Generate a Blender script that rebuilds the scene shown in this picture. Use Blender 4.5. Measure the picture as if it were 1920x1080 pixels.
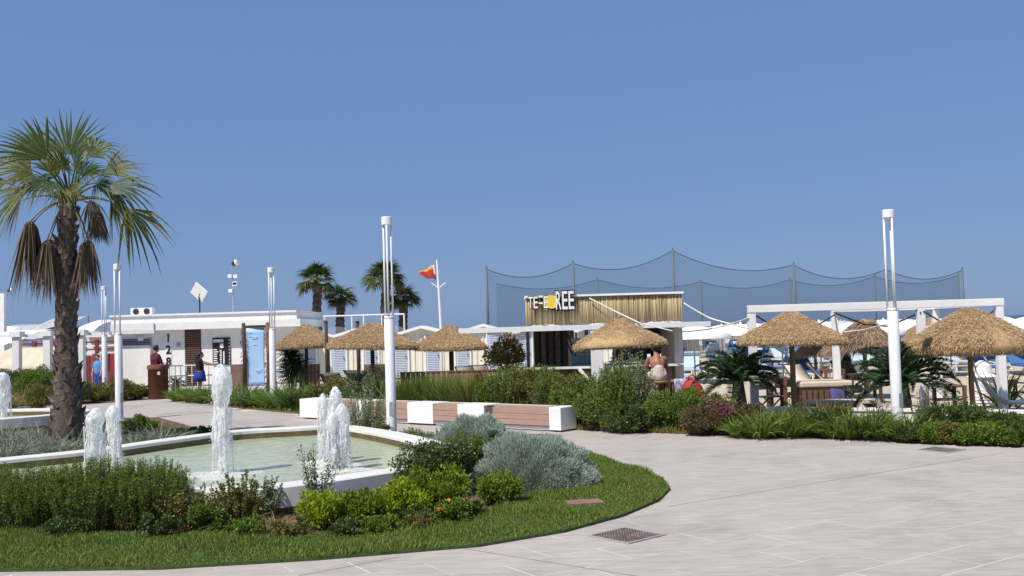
import bpy, math, random
import numpy as np
from mathutils import Vector, Matrix, Euler
for o in list(bpy.data.objects): bpy.data.objects.remove(o)
S = bpy.context.scene; C = S.collection
rad = math.radians
# ------------------------------------------------------------------ camera
FPX = 1850.0; HC = 2.1
CAMROT = Matrix.Rotation(math.pi/2 + math.atan(78/FPX), 4, 'X') @ Matrix.Rotation(rad(-1.65), 4, 'Z')
cd = bpy.data.cameras.new('camera'); cam = bpy.data.objects.new('camera', cd); C.objects.link(cam)
cd.sensor_width = 36; cd.lens = 36*FPX/1920; cd.clip_start = .1; cd.clip_end = 20000
cam.matrix_world = Matrix.Translation((0, 0, HC)) @ CAMROT
S.camera = cam
# ------------------------------------------------------------------ sky, sun, exposure
SUN_AZ = math.atan2(-.66, -.75)      # compass style: x = sin, y = cos of this angle
SUN_EL = rad(54)
w = bpy.data.worlds.new('World'); S.world = w; w.use_nodes = True
nt = w.node_tree; bg = nt.nodes['Background']; bg.inputs[1].default_value = .1
sky = nt.nodes.new('ShaderNodeTexSky'); sky.sky_type = 'NISHITA'; sky.sun_disc = False
sky.sun_elevation = SUN_EL; sky.sun_rotation = SUN_AZ; sky.air_density = 1.0; sky.dust_density = .6; sky.ozone_density = 3.0
mx = nt.nodes.new('ShaderNodeMix'); mx.data_type = 'RGBA'; mx.inputs[0].default_value = .80
nt.links.new(sky.outputs[0], mx.inputs[6]); mx.inputs[7].default_value = (1.20, 2.20, 4.55, 1)
nt.links.new(mx.outputs[2], bg.inputs[0])
sl = bpy.data.lights.new('sun', 'SUN'); sl.energy = 4.6; sl.angle = rad(.5); sl.color = (1, .93, .82)
so = bpy.data.objects.new('sun', sl); C.objects.link(so)
sd = Vector((math.sin(SUN_AZ)*math.cos(SUN_EL), math.cos(SUN_AZ)*math.cos(SUN_EL), math.sin(SUN_EL)))
so.rotation_euler = sd.to_track_quat('Z', 'Y').to_euler(); so.location = (0, 0, 30)
S.view_settings.view_transform = 'Standard'; S.view_settings.look = 'None'
S.view_settings.exposure = .22; S.view_settings.gamma = 1
S.render.engine = 'CYCLES'
# ------------------------------------------------------------------ helpers
R3 = CAMROT.to_3x3()
def ray(x, y): return R3 @ Vector(((x-960)/FPX, -(y-540)/FPX, -1))
def G(x, y, z=0.0):
    d = ray(x, y); return Vector((0, 0, HC)) + d*((z-HC)/d.z)
def A(x, y, Y):
    d = ray(x, y); return Vector((0, 0, HC)) + d*(Y/d.y)
def XZ(x, y, Y):
    p = A(x, y, Y); return p.x, p.z
def tag(o, label=None, cat=None, group=None, kind=None):
    if label: o['label'] = label
    if cat: o['category'] = cat
    if group: o['group'] = group
    if kind: o['kind'] = kind
    return o
def thing(name, label, cat, loc=(0, 0, 0), rz=0, group=None):
    o = bpy.data.objects.new(name, None); C.objects.link(o); o.empty_display_size = .2
    o.location = loc; o.rotation_euler = (0, 0, rz)
    return tag(o, label, cat, group)
def link(name, me, mats, parent=None, loc=(0, 0, 0), rot=(0, 0, 0), scale=(1, 1, 1)):
    if mats is not None and not me.materials:
        for m in (mats if isinstance(mats, (list, tuple)) else [mats]): me.materials.append(m)
    o = bpy.data.objects.new(name, me); C.objects.link(o); o.parent = parent
    o.location = loc; o.rotation_euler = rot; o.scale = scale
    return o
def copy_tree(o, parent=None):
    c = o.copy(); C.objects.link(c); c.parent = parent
    for ch in o.children: copy_tree(ch, c)
    return c
def root_loc(p):
    v = Vector((0, 0, 0))
    while p is not None: v += p.location; p = p.parent
    return v
class MB:
    def __init__(s): s.v = []; s.f = []; s.mi = []
    def add(s, vs, fs, mi=0):
        b = len(s.v); s.v += [tuple(v) for v in vs]
        for f in fs: s.f.append(tuple(b+i for i in f)); s.mi.append(mi)
        return s
    def box(s, c, d, rz=0, rot=None, mi=0):
        x, y, z = d[0]/2, d[1]/2, d[2]/2
        M = rot if rot is not None else Matrix.Rotation(rz, 3, 'Z')
        vs = [Vector(c) + M @ Vector((a*x, b*y, e*z)) for e in (-1, 1) for a, b in ((-1, -1), (1, -1), (1, 1), (-1, 1))]
        return s.add(vs, [(3, 2, 1, 0), (4, 5, 6, 7), (0, 1, 5, 4), (1, 2, 6, 5), (2, 3, 7, 6), (3, 0, 4, 7)], mi)
    def bar(s, p, q, wd, ht, mi=0):
        p = Vector(p); q = Vector(q); d = q-p; L = d.length
        M = d.to_track_quat('Y', 'Z').to_matrix()
        return s.box((p+q)/2, (wd, L, ht), rot=M, mi=mi)
    def tube(s, pts, r, n=8, cap=True, mi=0):
        pts = [Vector(p) for p in pts]; k = len(pts)
        rs = r if isinstance(r, (list, tuple)) else [r]*k
        vs = []; up = None
        for i, p in enumerate(pts):
            t = (pts[min(i+1, k-1)] - pts[max(i-1, 0)])
            t = t.normalized() if t.length > 1e-9 else Vector((0, 0, 1))
            if up is None:
                up = Vector((1, 0, 0)) if abs(t.x) < .8 else Vector((0, 1, 0))
            a = (up - t*up.dot(t)).normalized(); up = a; b = t.cross(a)
            for j in range(n):
                th = 2*math.pi*j/n; vs.append(p + (a*math.cos(th) + b*math.sin(th))*rs[i])
        fs = [(i*n+j, i*n+(j+1) % n, (i+1)*n+(j+1) % n, (i+1)*n+j) for i in range(k-1) for j in range(n)]
        if cap: fs += [tuple(range(n-1, -1, -1)), tuple((k-1)*n+j for j in range(n))]
        return s.add(vs, fs, mi)
    def cyl(s, c, r, h, n=20, mi=0): return s.tube([c, (c[0], c[1], c[2]+h)], r, n, mi=mi)
    def lathe(s, prof, c=(0, 0, 0), n=32, wob=None, mi=0):
        vs = []
        for i, (r, z) in enumerate(prof):
            for j in range(n):
                th = 2*math.pi*j/n; q = 1+(wob(th, i) if wob else 0)
                vs.append((c[0]+r*q*math.cos(th), c[1]+r*q*math.sin(th), c[2]+z))
        k = len(prof)
        fs = [(i*n+j, i*n+(j+1) % n, (i+1)*n+(j+1) % n, (i+1)*n+j) for i in range(k-1) for j in range(n)]
        return s.add(vs, fs, mi)
    def prism(s, poly, z0, z1, mi=0):
        n = len(poly)
        vs = [(p[0], p[1], z0) for p in poly] + [(p[0], p[1], z1) for p in poly]
        return s.add(vs, [tuple(range(n-1, -1, -1)), tuple(range(n, 2*n))] + [(i, (i+1) % n, n+(i+1) % n, n+i) for i in range(n)], mi)
    def mesh(s, name, smooth=False, off=Vector((0, 0, 0))):
        me = bpy.data.meshes.new(name)
        me.from_pydata([(v[0]-off.x, v[1]-off.y, v[2]-off.z) for v in s.v], [], s.f)
        me.polygons.foreach_set('material_index', s.mi)
        if smooth: me.polygons.foreach_set('use_smooth', [True]*len(s.f))
        me.update(); return me
    def build(s, name, mats, parent=None, smooth=False, world=False):
        off = root_loc(parent) if world and parent else Vector((0, 0, 0))
        return link(name, s.mesh(name, smooth, off), mats, parent)
def bevel(o, wd=.01, seg=2):
    m = o.modifiers.new('bevel', 'BEVEL'); m.width = wd; m.segments = seg; m.limit_method = 'ANGLE'; return o
def npmesh(name, V, F, smooth=False):
    V = np.asarray(V, np.float32); F = np.asarray(F, np.int32); k = F.shape[1]
    me = bpy.data.meshes.new(name); me.vertices.add(len(V)); me.vertices.foreach_set('co', V.ravel())
    me.loops.add(F.size); me.loops.foreach_set('vertex_index', F.ravel())
    me.polygons.add(len(F)); me.polygons.foreach_set('loop_start', np.arange(0, F.size, k, dtype=np.int32))
    if smooth: me.polygons.foreach_set('use_smooth', np.ones(len(F), bool))
    me.update(calc_edges=True); return me
class NP:
    "collects numpy quads"
    def __init__(s): s.V = []; s.F = []; s.n = 0
    def add(s, V, F):
        s.V.append(V); s.F.append(F+s.n); s.n += len(V); return s
    def mesh(s, name, smooth=False): return npmesh(name, np.concatenate(s.V), np.concatenate(s.F), smooth)
def nrm(a): return a/np.maximum(np.linalg.norm(a, axis=-1, keepdims=True), 1e-9)
def leaves(P, D, L, W, rg, fold=.0):
    "rhombus leaves: base P, direction D, random roll"
    n = len(P); D = nrm(D); r = nrm(np.cross(D, rg.normal(size=(n, 3)))); L = np.broadcast_to(L, (n,))[:, None]; W = np.broadcast_to(W, (n,))[:, None]
    u = np.cross(D, r)
    V = np.stack([P, P+D*L*.5+r*W*.5+u*L*fold, P+D*L, P+D*L*.5-r*W*.5+u*L*fold], 1).reshape(-1, 3)
    return V, np.arange(4*n).reshape(n, 4)
def blades(P, D, L, W, bend, rg, seg=3):
    "curved tapering grass blades; D start direction, gravity bend"
    n = len(P); D = nrm(D); L = np.broadcast_to(L, (n,))[:, None]; W = np.broadcast_to(W, (n,))[:, None]; bend = np.broadcast_to(bend, (n,))[:, None]
    side = nrm(np.cross(D, np.array([0, 0, 1.0])+rg.normal(size=(n, 3))*.35))
    rows = []
    for i in range(seg+1):
        t = i/seg
        c = P + D*L*t; c = c + np.array([0, 0, -1.0])*bend*L*t*t + nrm(D*[1, 1, 0])*bend*L*t*t*.5
        hw = W*.5*(1-t**1.6)*(.75+.5*min(1, 3*t)) + .0004
        rows += [c-side*hw, c+side*hw]
    V = np.stack(rows, 1); m = 2*(seg+1)
    F = np.concatenate([np.arange(n)[:, None]*m + np.array([2*i, 2*i+1, 2*i+3, 2*i+2]) for i in range(seg)])
    return V.reshape(-1, 3), F
def twigs(P, Q, r):
    "thin 3-sided sticks from P to Q"
    n = len(P); d = nrm(Q-P); a = nrm(np.cross(d, [.3, .9, .2])); b = np.cross(d, a); vs = []
    for k in range(3):
        th = 2*math.pi*k/3; o = (a*math.cos(th)+b*math.sin(th)); vs += [P+o*r, Q+o*r*.5]
    V = np.stack(vs, 1).reshape(-1, 3)
    F = np.concatenate([np.arange(n)[:, None]*6 + np.array(f) for f in ((0, 2, 3, 1), (2, 4, 5, 3), (4, 0, 1, 5))])
    return V, F
def inpoly(X, Y, poly):
    c = np.zeros(len(X), bool); n = len(poly)
    for i in range(n):
        x0, y0 = poly[i][:2]; x1, y1 = poly[(i+1) % n][:2]
        if y0 == y1: continue
        c ^= ((y0 > Y) != (y1 > Y)) & (X < (x1-x0)*(Y-y0)/(y1-y0)+x0)
    return c
# ------------------------------------------------------------------ materials
MAT = {}
def mat(name, col, rough=.6, var=.12, scale=8.0, bump=0.0, bscale=None, metal=0, spec=.4, col2=None, stretch=None, detail=5, trans=0):
    m = bpy.data.materials.new(name); m.use_nodes = True; n = m.node_tree; b = n.nodes['Principled BSDF']
    b.inputs['Roughness'].default_value = rough; b.inputs['Metallic'].default_value = metal
    b.inputs['Specular IOR Level'].default_value = spec
    if trans: b.inputs['Transmission Weight'].default_value = trans
    tc = n.nodes.new('ShaderNodeTexCoord'); mp = n.nodes.new('ShaderNodeMapping')
    n.links.new(tc.outputs['Object'], mp.inputs[0])
    if stretch: mp.inputs['Scale'].default_value = stretch
    no = n.nodes.new('ShaderNodeTexNoise'); no.inputs['Scale'].default_value = scale; no.inputs['Detail'].default_value = detail
    no.inputs['Roughness'].default_value = .65
    n.links.new(mp.outputs[0], no.inputs[0])
    cr = n.nodes.new('ShaderNodeValToRGB'); cr.color_ramp.elements[0].position = .3; cr.color_ramp.elements[1].position = .7
    c2 = col2 or tuple(min(1, c*(1+var)) for c in col); c1 = col if col2 else tuple(c*(1-var) for c in col)
    cr.color_ramp.elements[0].color = (*c1, 1); cr.color_ramp.elements[1].color = (*c2, 1)
    n.links.new(no.outputs[0], cr.inputs[0]); n.links.new(cr.outputs[0], b.inputs['Base Color'])
    if bump:
        n2 = n.nodes.new('ShaderNodeTexNoise'); n2.inputs['Scale'].default_value = bscale or scale*4; n2.inputs['Detail'].default_value = 6
        n.links.new(mp.outputs[0], n2.inputs[0])
        bp = n.nodes.new('ShaderNodeBump'); bp.inputs['Strength'].default_value = bump; bp.inputs['Distance'].default_value = .02
        n.links.new(n2.outputs[0], bp.inputs['Height']); n.links.new(bp.outputs[0], b.inputs['Normal'])
    MAT[name] = m; return m
def leafmat(name, cols, tl=.3, rough=.5, spec=.25):
    "per-leaf colour variety over separate leaves, with light passing through"
    gn = {'palm_leaf': (1.15, 1.02, .9), 'palm_leaf_old': (1.1, 1.02, .9), 'rosemary': (1.75, 1.55, 1.15), 'dark_leaf': (2.1, 1.8, 1.5), 'green_leaf': (2.0, 1.75, 1.3), 'hedge_leaf': (1.1, 1.12, 1.1), 'tree_leaf': (1.35, 1.35, 1.3), 'olive_leaf': (1.8, 1.6, 1.3), 'sage_leaf': (1.85, 1.75, 1.5), 'lawn_blade': (1.65, 1.42, 1.2), 'cycad_leaf': (1.5, 1.4, 1.3), 'blue_grass': (1.3, 1.25, 1.15), 'silver_leaf': (1.32, 1.34, 1.22), 'red_leaf': (1.3, 1.3, 1.3)}.get(name, (1, 1, 1))
    cols = [tuple(a*b_ for a, b_ in zip(c, gn)) for c in cols]
    m = bpy.data.materials.new(name); m.use_nodes = True; n = m.node_tree; b = n.nodes['Principled BSDF']
    b.inputs['Roughness'].default_value = rough; b.inputs['Specular IOR Level'].default_value = spec
    g = n.nodes.new('ShaderNodeNewGeometry'); cr = n.nodes.new('ShaderNodeValToRGB')
    n.links.new(g.outputs['Random Per Island'], cr.inputs[0])
    e = cr.color_ramp.elements
    while len(e) < len(cols): e.new(.5)
    for i, c in enumerate(cols): e[i].position = i/(len(cols)-1); e[i].color = (*c, 1)
    n.links.new(cr.outputs[0], b.inputs['Base Color'])
    if tl:
        t = n.nodes.new('ShaderNodeBsdfTranslucent'); x = n.nodes.new('ShaderNodeMixShader'); x.inputs[0].default_value = tl
        n.links.new(cr.outputs[0], t.inputs[0]); n.links.new(b.outputs[0], x.inputs[1]); n.links.new(t.outputs[0], x.inputs[2])
        n.links.new(x.outputs[0], n.nodes['Material Output'].inputs[0])
    MAT[name] = m; return m
white = mat('white_paint', (.78, .78, .77), .45, .05, 3, .05, 60)
white_b = mat('white_render', (.74, .74, .73), .7, .07, 2, .15, 50)
stone_w = mat('white_stone', (.66, .65, .62), .6, .10, 5, .2, 60)
lampw = mat('lamp_white', (.74, .75, .76), .4, .07, 3, .05, 40, stretch=(4, 4, .6))
grey_m = mat('grey_metal', (.30, .33, .36), .5, .1, 10)
galv = mat('galvanised', (.42, .45, .47), .4, .1, 10, metal=.5)
dark_m = mat('dark_metal', (.03, .03, .035), .45, .2, 10)
black = mat('black_paint', (.012, .012, .013), .5, .2, 10)
wood_d = mat('dark_wood', (.055, .034, .024), .7, .3, 6, .3, 40, stretch=(6, 6, .6))
wood_m = mat('brown_wood', (.17, .085, .050), .65, .25, 6, .25, 40, stretch=(.5, 6, 6))
wood_p = mat('plank_brown', (.37, .245, .195), .65, .14, 7, .25, 50, stretch=(.6, 5, 5))
wood_o = mat('pole_wood', (.24, .155, .075), .75, .3, 7, .4, 40, stretch=(5, 5, .5))
cream = mat('cream_paint', (.72, .69, .60), .55, .05, 3)
louvre = mat('louvre_blue', (.50, .57, .67), .5, .06, 4)
corten = mat('corten_steel', (.115, .036, .020), .8, .35, 9, .2, 60)
rustm = mat('rust_plate', (.22, .13, .10), .8, .25, 14, .2, 80)
slabm = mat('paving_slab', (.335, .298, .268), .8, .14, 9, .45, 45, col2=(.475, .43, .392), detail=9)
jointm = mat('mortar', (.55, .51, .47), .85, .25, .9, .2, 60)
dkjoint = mat('joint_dark', (.14, .13, .12), .9, .2, 10)
soil = mat('soil', (.07, .045, .032), .95, .5, 14, .8, 40, col2=(.19, .12, .085))
sandm = mat('sand', (.47, .40, .30), .95, .12, 2, .3, 20)
turf = mat('turf', (.045, .075, .020), .95, .4, 20, .6, 60)
seam = mat('sea', (.035, .085, .115), .35, .2, .02, .4, .15, stretch=(.3, 1, 1))
water = mat('pool_water', (.34, .40, .26), .16, .1, 4.5, 1.0, 7, col2=(.50, .55, .40), spec=.3)
algae = mat('wet_pool_wall', (.12, .088, .04), .5, .3, 5)
concrete = mat('concrete_grey', (.32, .32, .32), .8, .15, 6, .2, 50)
reed = leafmat('reed', [(.28, .205, .105), (.43, .34, .19), (.55, .46, .28), (.21, .15, .085)], 0, .7)
thatch = leafmat('straw', [(.44, .31, .175), (.57, .42, .255), (.69, .53, .34), (.51, .37, .215), (.35, .235, .125)], .2, .7)
thatch_b = mat('straw_under', (.42, .29, .15), .9, .3, 12, .5, 30)
frondthatch = leafmat('dry_frond', [(.30, .20, .14), (.44, .33, .24), (.24, .155, .105)], .2, .7)
rope_w = mat('white_rope', (.75, .73, .68), .8, .1, 20)
rope_d = mat('dark_rope', (.03, .035, .05), .8, .1, 20)
skin = mat('skin_tan', (.31, .14, .095), .5, .12, 12)
skin2 = mat('skin_pale', (.46, .25, .17), .5, .1, 12)
hairm = mat('dark_hair', (.014, .010, .009), .6, .4, 40)
maroon = mat('maroon_cloth', (.105, .016, .035), .85, .2, 12)
shortsw = mat('offwhite_cloth', (.48, .43, .37), .9, .12, 20)
bluec = mat('blue_cloth', (.020, .045, .27), .85, .2, 12)
blackc = mat('black_cloth', (.012, .011, .012), .9, .2, 12)
canvas = mat('olive_canvas', (.29, .27, .20), .9, .12, 12)
beige = mat('beige_canvas', (.60, .52, .40), .9, .10, 4)
tarp = mat('grey_tarp', (.42, .44, .47), .8, .1, 2)
parasolw = mat('white_fabric', (.80, .80, .78), .8, .05, 3)
bannerm = mat('blue_banner', (.31, .51, .77), .6, .10, 2.5, col2=(.42, .60, .82))
redm = mat('red_cloth', (.33, .022, .024), .7, .2, 12)
orange = mat('flag_red', (.50, .045, .03), .8, .1, 8)
yellowf = mat('flag_yellow', (.75, .36, .06), .8, .1, 8)
yel = mat('yellow_paint', (.78, .55, .06), .6, .08, 8)
purple = mat('purple_cushion', (.065, .065, .21), .85, .15, 12)
bedblue = mat('sunbed_blue', (.045, .13, .34), .8, .2, 8)
bedlight = mat('sunbed_pale', (.42, .52, .62), .8, .2, 8)
dkgreen = mat('dark_green_cloth', (.012, .045, .030), .8, .2, 8)
glassd = mat('dark_glass', (.03, .05, .07), .08, .1, 5, spec=.6)
fridge = mat('fridge_blue', (.30, .48, .58), .2, .2, 4)
trunkm = mat('palm_bark', (.07, .052, .04), .95, .4, 16, .8, 40, col2=(.14, .108, .085))
bootm = mat('palm_boot', (.062, .047, .038), .95, .4, 7, .6, 30, col2=(.20, .16, .13))
stemm = mat('twig', (.10, .07, .045), .9, .3, 12)
# foam of the fountain jets: lumpy white water with holes in it
foam = bpy.data.materials.new('foam'); foam.use_nodes = True
n = foam.node_tree; b = n.nodes['Principled BSDF']; b.inputs['Base Color'].default_value = (.93, .94, .95, 1); b.inputs['Roughness'].default_value = .3
b.inputs['Transmission Weight'].default_value = .08; b.inputs['IOR'].default_value = 1.33
tr = n.nodes.new('ShaderNodeBsdfTransparent'); tl = n.nodes.new('ShaderNodeBsdfTranslucent'); tl.inputs[0].default_value = (.93, .94, .95, 1)
x1 = n.nodes.new('ShaderNodeMixShader'); x1.inputs[0].default_value = .35
n.links.new(b.outputs[0], x1.inputs[1]); n.links.new(tl.outputs[0], x1.inputs[2])
tc = n.nodes.new('ShaderNodeTexCoord'); mp = n.nodes.new('ShaderNodeMapping'); mp.inputs['Scale'].default_value = (1, 1, .45)
no = n.nodes.new('ShaderNodeTexNoise'); no.inputs['Scale'].default_value = 26; no.inputs['Detail'].default_value = 4
n.links.new(tc.outputs['Object'], mp.inputs[0]); n.links.new(mp.outputs[0], no.inputs[0])
cr = n.nodes.new('ShaderNodeValToRGB'); cr.color_ramp.elements[0].position = .43; cr.color_ramp.elements[0].color = (.04, .04, .04, 1); cr.color_ramp.elements[1].position = .66; cr.color_ramp.elements[1].color = (.88, .88, .88, 1)
n.links.new(no.outputs[0], cr.inputs[0])
x2 = n.nodes.new('ShaderNodeMixShader'); n.links.new(cr.outputs[0], x2.inputs[0]); n.links.new(x1.outputs[0], x2.inputs[1]); n.links.new(tr.outputs[0], x2.inputs[2])
n.links.new(x2.outputs[0], n.nodes['Material Output'].inputs[0])
bp = n.nodes.new('ShaderNodeBump'); bp.inputs['Strength'].default_value = .7; bp.inputs['Distance'].default_value = .02
n.links.new(no.outputs[0], bp.inputs['Height']); n.links.new(bp.outputs[0], b.inputs['Normal'])
# fine sports netting: mostly see-through cord
netm = bpy.data.materials.new('netting'); netm.use_nodes = True; n = netm.node_tree
b = n.nodes['Principled BSDF']; b.inputs['Base Color'].default_value = (.035, .075, .12, 1); b.inputs['Roughness'].default_value = .9
tr = n.nodes.new('ShaderNodeBsdfTransparent'); x = n.nodes.new('ShaderNodeMixShader'); x.inputs[0].default_value = .25
n.links.new(tr.outputs[0], x.inputs[1]); n.links.new(b.outputs[0], x.inputs[2]); n.links.new(x.outputs[0], n.nodes['Material Output'].inputs[0])
L_palm = leafmat('palm_leaf', [(.030, .062, .012), (.060, .105, .022), (.095, .135, .035)], .32, .42, .4)
L_palmy = leafmat('palm_leaf_old', [(.075, .105, .022), (.15, .165, .045), (.22, .19, .075)], .3, .5)
L_palmd = leafmat('palm_leaf_dead', [(.11, .08, .055), (.20, .15, .10), (.07, .05, .035), (.27, .21, .14)], .15, .8)
L_rose = leafmat('rosemary', [(.050, .100, .018), (.080, .150, .026), (.12, .19, .04), (.035, .07, .014)], .3)
L_dark = leafmat('dark_leaf', [(.018, .040, .012), (.035, .070, .020), (.060, .095, .030), (.025, .05, .018)], .2, .4, .4)
L_green = leafmat('green_leaf', [(.040, .085, .018), (.070, .135, .025), (.11, .17, .04), (.03, .06, .016)], .3)
L_olive = leafmat('olive_leaf', [(.060, .080, .020), (.105, .13, .035), (.155, .165, .055), (.045, .055, .02), (.17, .12, .06)], .3)
L_hedge = leafmat('hedge_leaf', [(.10, .15, .03), (.16, .22, .05), (.23, .28, .08), (.07, .11, .025)], .35)
L_lime = leafmat('lime_leaf', [(.20, .28, .010), (.33, .42, .016), (.44, .50, .04), (.11, .19, .015)], .35)
L_limed = leafmat('lime_green_leaf', [(.075, .14, .012), (.15, .24, .016), (.26, .35, .03), (.045, .09, .014)], .35)
L_silver = leafmat('silver_leaf', [(.22, .28, .25), (.31, .37, .34), (.40, .46, .43), (.16, .21, .18)], .25)
L_sage = leafmat('sage_leaf', [(.075, .115, .060), (.135, .18, .105), (.21, .25, .165), (.05, .085, .045)], .3)
L_blue = leafmat('blue_grass', [(.10, .145, .115), (.18, .225, .185), (.26, .30, .24), (.075, .10, .065)], .25)
L_straw = leafmat('dry_grass', [(.26, .19, .085), (.38, .29, .14), (.20, .15, .07), (.13, .13, .05)], .25)
L_lawn = leafmat('lawn_blade', [(.050, .105, .020), (.080, .155, .028), (.12, .20, .042), (.17, .20, .065)], .35)
L_red = leafmat('red_leaf', [(.105, .062, .042), (.16, .085, .058), (.10, .105, .04), (.07, .10, .03)], .25)
L_pink = leafmat('pink_petal', [(.42, .06, .26), (.55, .12, .36), (.32, .05, .20)], .3)
L_lav = leafmat('lavender_petal', [(.22, .20, .42), (.32, .29, .50), (.40, .38, .55)], .3)
L_org = leafmat('orange_petal', [(.75, .25, .02), (.80, .42, .03)], .3)
L_whitep = leafmat('white_petal', [(.65, .63, .58), (.75, .74, .70)], .3)
L_cycad = leafmat('cycad_leaf', [(.010, .030, .010), (.020, .050, .015), (.035, .07, .022)], .12, .35, .5)
def patchy(m, col, scale, lo, hi):
    "large soft patches of another colour lying over the ground, in world position"
    n = m.node_tree; b = n.nodes['Principled BSDF']; src = b.inputs['Base Color'].links[0].from_socket
    g = n.nodes.new('ShaderNodeNewGeometry'); no = n.nodes.new('ShaderNodeTexNoise'); no.inputs['Scale'].default_value = scale; no.inputs['Detail'].default_value = 6; no.inputs['Roughness'].default_value = .7
    n.links.new(g.outputs['Position'], no.inputs[0]); r = n.nodes.new('ShaderNodeMapRange'); r.inputs[1].default_value = lo; r.inputs[2].default_value = hi; n.links.new(no.outputs[0], r.inputs[0])
    x = n.nodes.new('ShaderNodeMix'); x.data_type = 'RGBA'; n.links.new(r.outputs[0], x.inputs[0]); n.links.new(src, x.inputs[6]); x.inputs[7].default_value = (*col, 1)
    for l in list(src.links):
        if l.to_node != x: n.links.new(x.outputs[2], l.to_socket)
patchy(L_lawn, (.20, .21, .06), 1.6, .50, .80)
# ------------------------------------------------------------------ ground, sea, paving
def struct(name, mb, m): return tag(mb.build(name, m), kind='structure')
mb = MB(); mb.add([(-600, -60, -.05), (600, -60, -.05), (600, 170, -.05), (-600, 170, -.05)], [(0, 1, 2, 3)]); struct('beach_sand', mb, sandm)
mb = MB(); mb.add([(-9000, 165, -.35), (9000, 165, -.35), (9000, 15000, -.35), (-9000, 15000, -.35)], [(0, 1, 2, 3)]); struct('sea', mb, seam)
mb = MB(); mb.add([(-600, 160, -.05), (600, 160, -.05), (600, 172, -.45), (-600, 172, -.45)], [(0, 1, 2, 3)]); struct('shore', mb, sandm)
PAVE = [(-26, -6), (26, -6), (26, 17.0), (8.6, 17.2), (3, 20.5), (-2, 25), (-6, 31), (-9, 44), (-26, 44)]
mb = MB(); mb.prism(PAVE, -.04, 0); pave = struct('pavement', mb, jointm)
lawn_out = [G(x, y) for x, y in ((-220, 1082), (0, 1073), (300, 1069), (600, 1051), (900, 1026), (1060, 999), (1170, 969), (1235, 941), (1257, 919), (1243, 900), (1190, 880), (1130, 862), (1085, 845))]
lawn_in = [G(x, y) for x, y in ((1062, 842), (1085, 865), (1095, 893), (1040, 915), (985, 935), (930, 962), (860, 972), (720, 990), (570, 1008), (400, 1006), (200, 1003), (0, 1003), (-220, 1008))]
LAWN = [(p.x, p.y) for p in lawn_out+lawn_in]
BED = [(p.x, p.y) for p in lawn_out] + [(.72, 19.6), (-2.3, 20.4), (-3.4, 19.9), (-5.4, 19.3), (-6.9, 22.2), (-8.2, 24.4), (-9.6, 26.6), (-13, 27.5), (-24, 27.5), (-24, 10)]
BED = [BED[-1]] + BED[:-1]
BED = [((p[0]*.985-2.0*.015, p[1]*.985+13*.015) if i < 14 else p) for i, p in enumerate(BED)]
def inset(poly, d):
    c = Vector((sum(p[0] for p in poly)/len(poly), sum(p[1] for p in poly)/len(poly)))
    return [((p[0]-c.x)*(1-d)+c.x, (p[1]-c.y)*(1-d)+c.y) for p in poly]
mb = MB(); mb.prism(BED, 0, .02); struct('planting_bed_front', mb, soil)
mb = MB(); mb.prism(LAWN, .002, .03); lawn = struct('lawn', mb, turf)
RB_F = [(-14.5, 37.5), (-11.75, 34.3), (-8.38, 29.59), (-5.76, 26.5), (-2.3, 23.8), (1.13, 21.2), (1.2, 20.45), (3.38, 18.92), (5.19, 18.15), (6.59, 16.78), (8.08, 15.81), (11, 14.2)]
RB_B = [(13, 16), (9.6, 18.3), (5.1, 21.2), (2.2, 23), (-3.5, 27.6), (-6.5, 31), (-9.5, 35), (-12.5, 39.5)]
mb = MB(); mb.prism(RB_F+RB_B, -.02, .035); struct('planting_bed_rear', mb, soil)
mb = MB(); mb.prism([(-26, 33.8), (-13.5, 33.8), (-13.5, 36.8), (-16, 39), (-26, 39)], 0, .035); struct('planting_bed_left', mb, soil)
# slabs: running bond turned 33 degrees
ang = rad(33); ca, sa = math.cos(ang), math.sin(ang); SL, SW = 1.05, .52
rg = np.random.default_rng(3); cand = []
for j in range(-40, 100):
    for i in range(-60, 60):
        u = (i + .5*(j % 2))*SL; v = j*SW; x = u*ca - v*sa; y = u*sa + v*ca
        cand.append((x, y))
cand = np.array(cand)
ok = inpoly(cand[:, 0], cand[:, 1], inset(PAVE, .03)) & ~inpoly(cand[:, 0], cand[:, 1], inset(BED, .10)) & ~inpoly(cand[:, 0], cand[:, 1], inset(RB_F+RB_B, .06))
ok &= (np.abs(cand[:, 0]) < cand[:, 1]*.56+7) & (cand[:, 1] > 4) & (cand[:, 1] < 36)
cand = cand[ok]; seen = (np.abs(cand[:, 0]) < cand[:, 1]*.54) & (cand[:, 1] > 7.9)
cand = cand[np.argsort(cand[:, 1]+100*~seen)]
sm = MB(); sm.box((0, 0, .0005), (SL-.016, SW-.016, .001)); sme = sm.mesh('slab'); sme.materials.append(slabm)
# each slab takes its own tone from where it lies
n = slabm.node_tree; oi = n.nodes.new('ShaderNodeObjectInfo'); hs = n.nodes.new('ShaderNodeHueSaturation')
mr = n.nodes.new('ShaderNodeMapRange'); mr.inputs[3].default_value = .965; mr.inputs[4].default_value = 1.035
n.links.new(oi.outputs['Random'], mr.inputs[0]); n.links.new(mr.outputs[0], hs.inputs['Value'])
lk = n.nodes['Principled BSDF'].inputs['Base Color'].links[0].from_socket
n.links.new(lk, hs.inputs['Color']); n.links.new(hs.outputs[0], n.nodes['Principled BSDF'].inputs['Base Color'])
mpn = [q for q in n.nodes if q.type == 'MAPPING'][0]; tcn = [q for q in n.nodes if q.type == 'TEX_COORD'][0]
gg = n.nodes.new('ShaderNodeNewGeometry'); n.links.new(gg.outputs['Position'], mpn.inputs[0])
mpn.inputs['Rotation'].default_value = (0, 0, -ang); mpn.inputs['Scale'].default_value = (.22, 1.3, 1)
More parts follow.
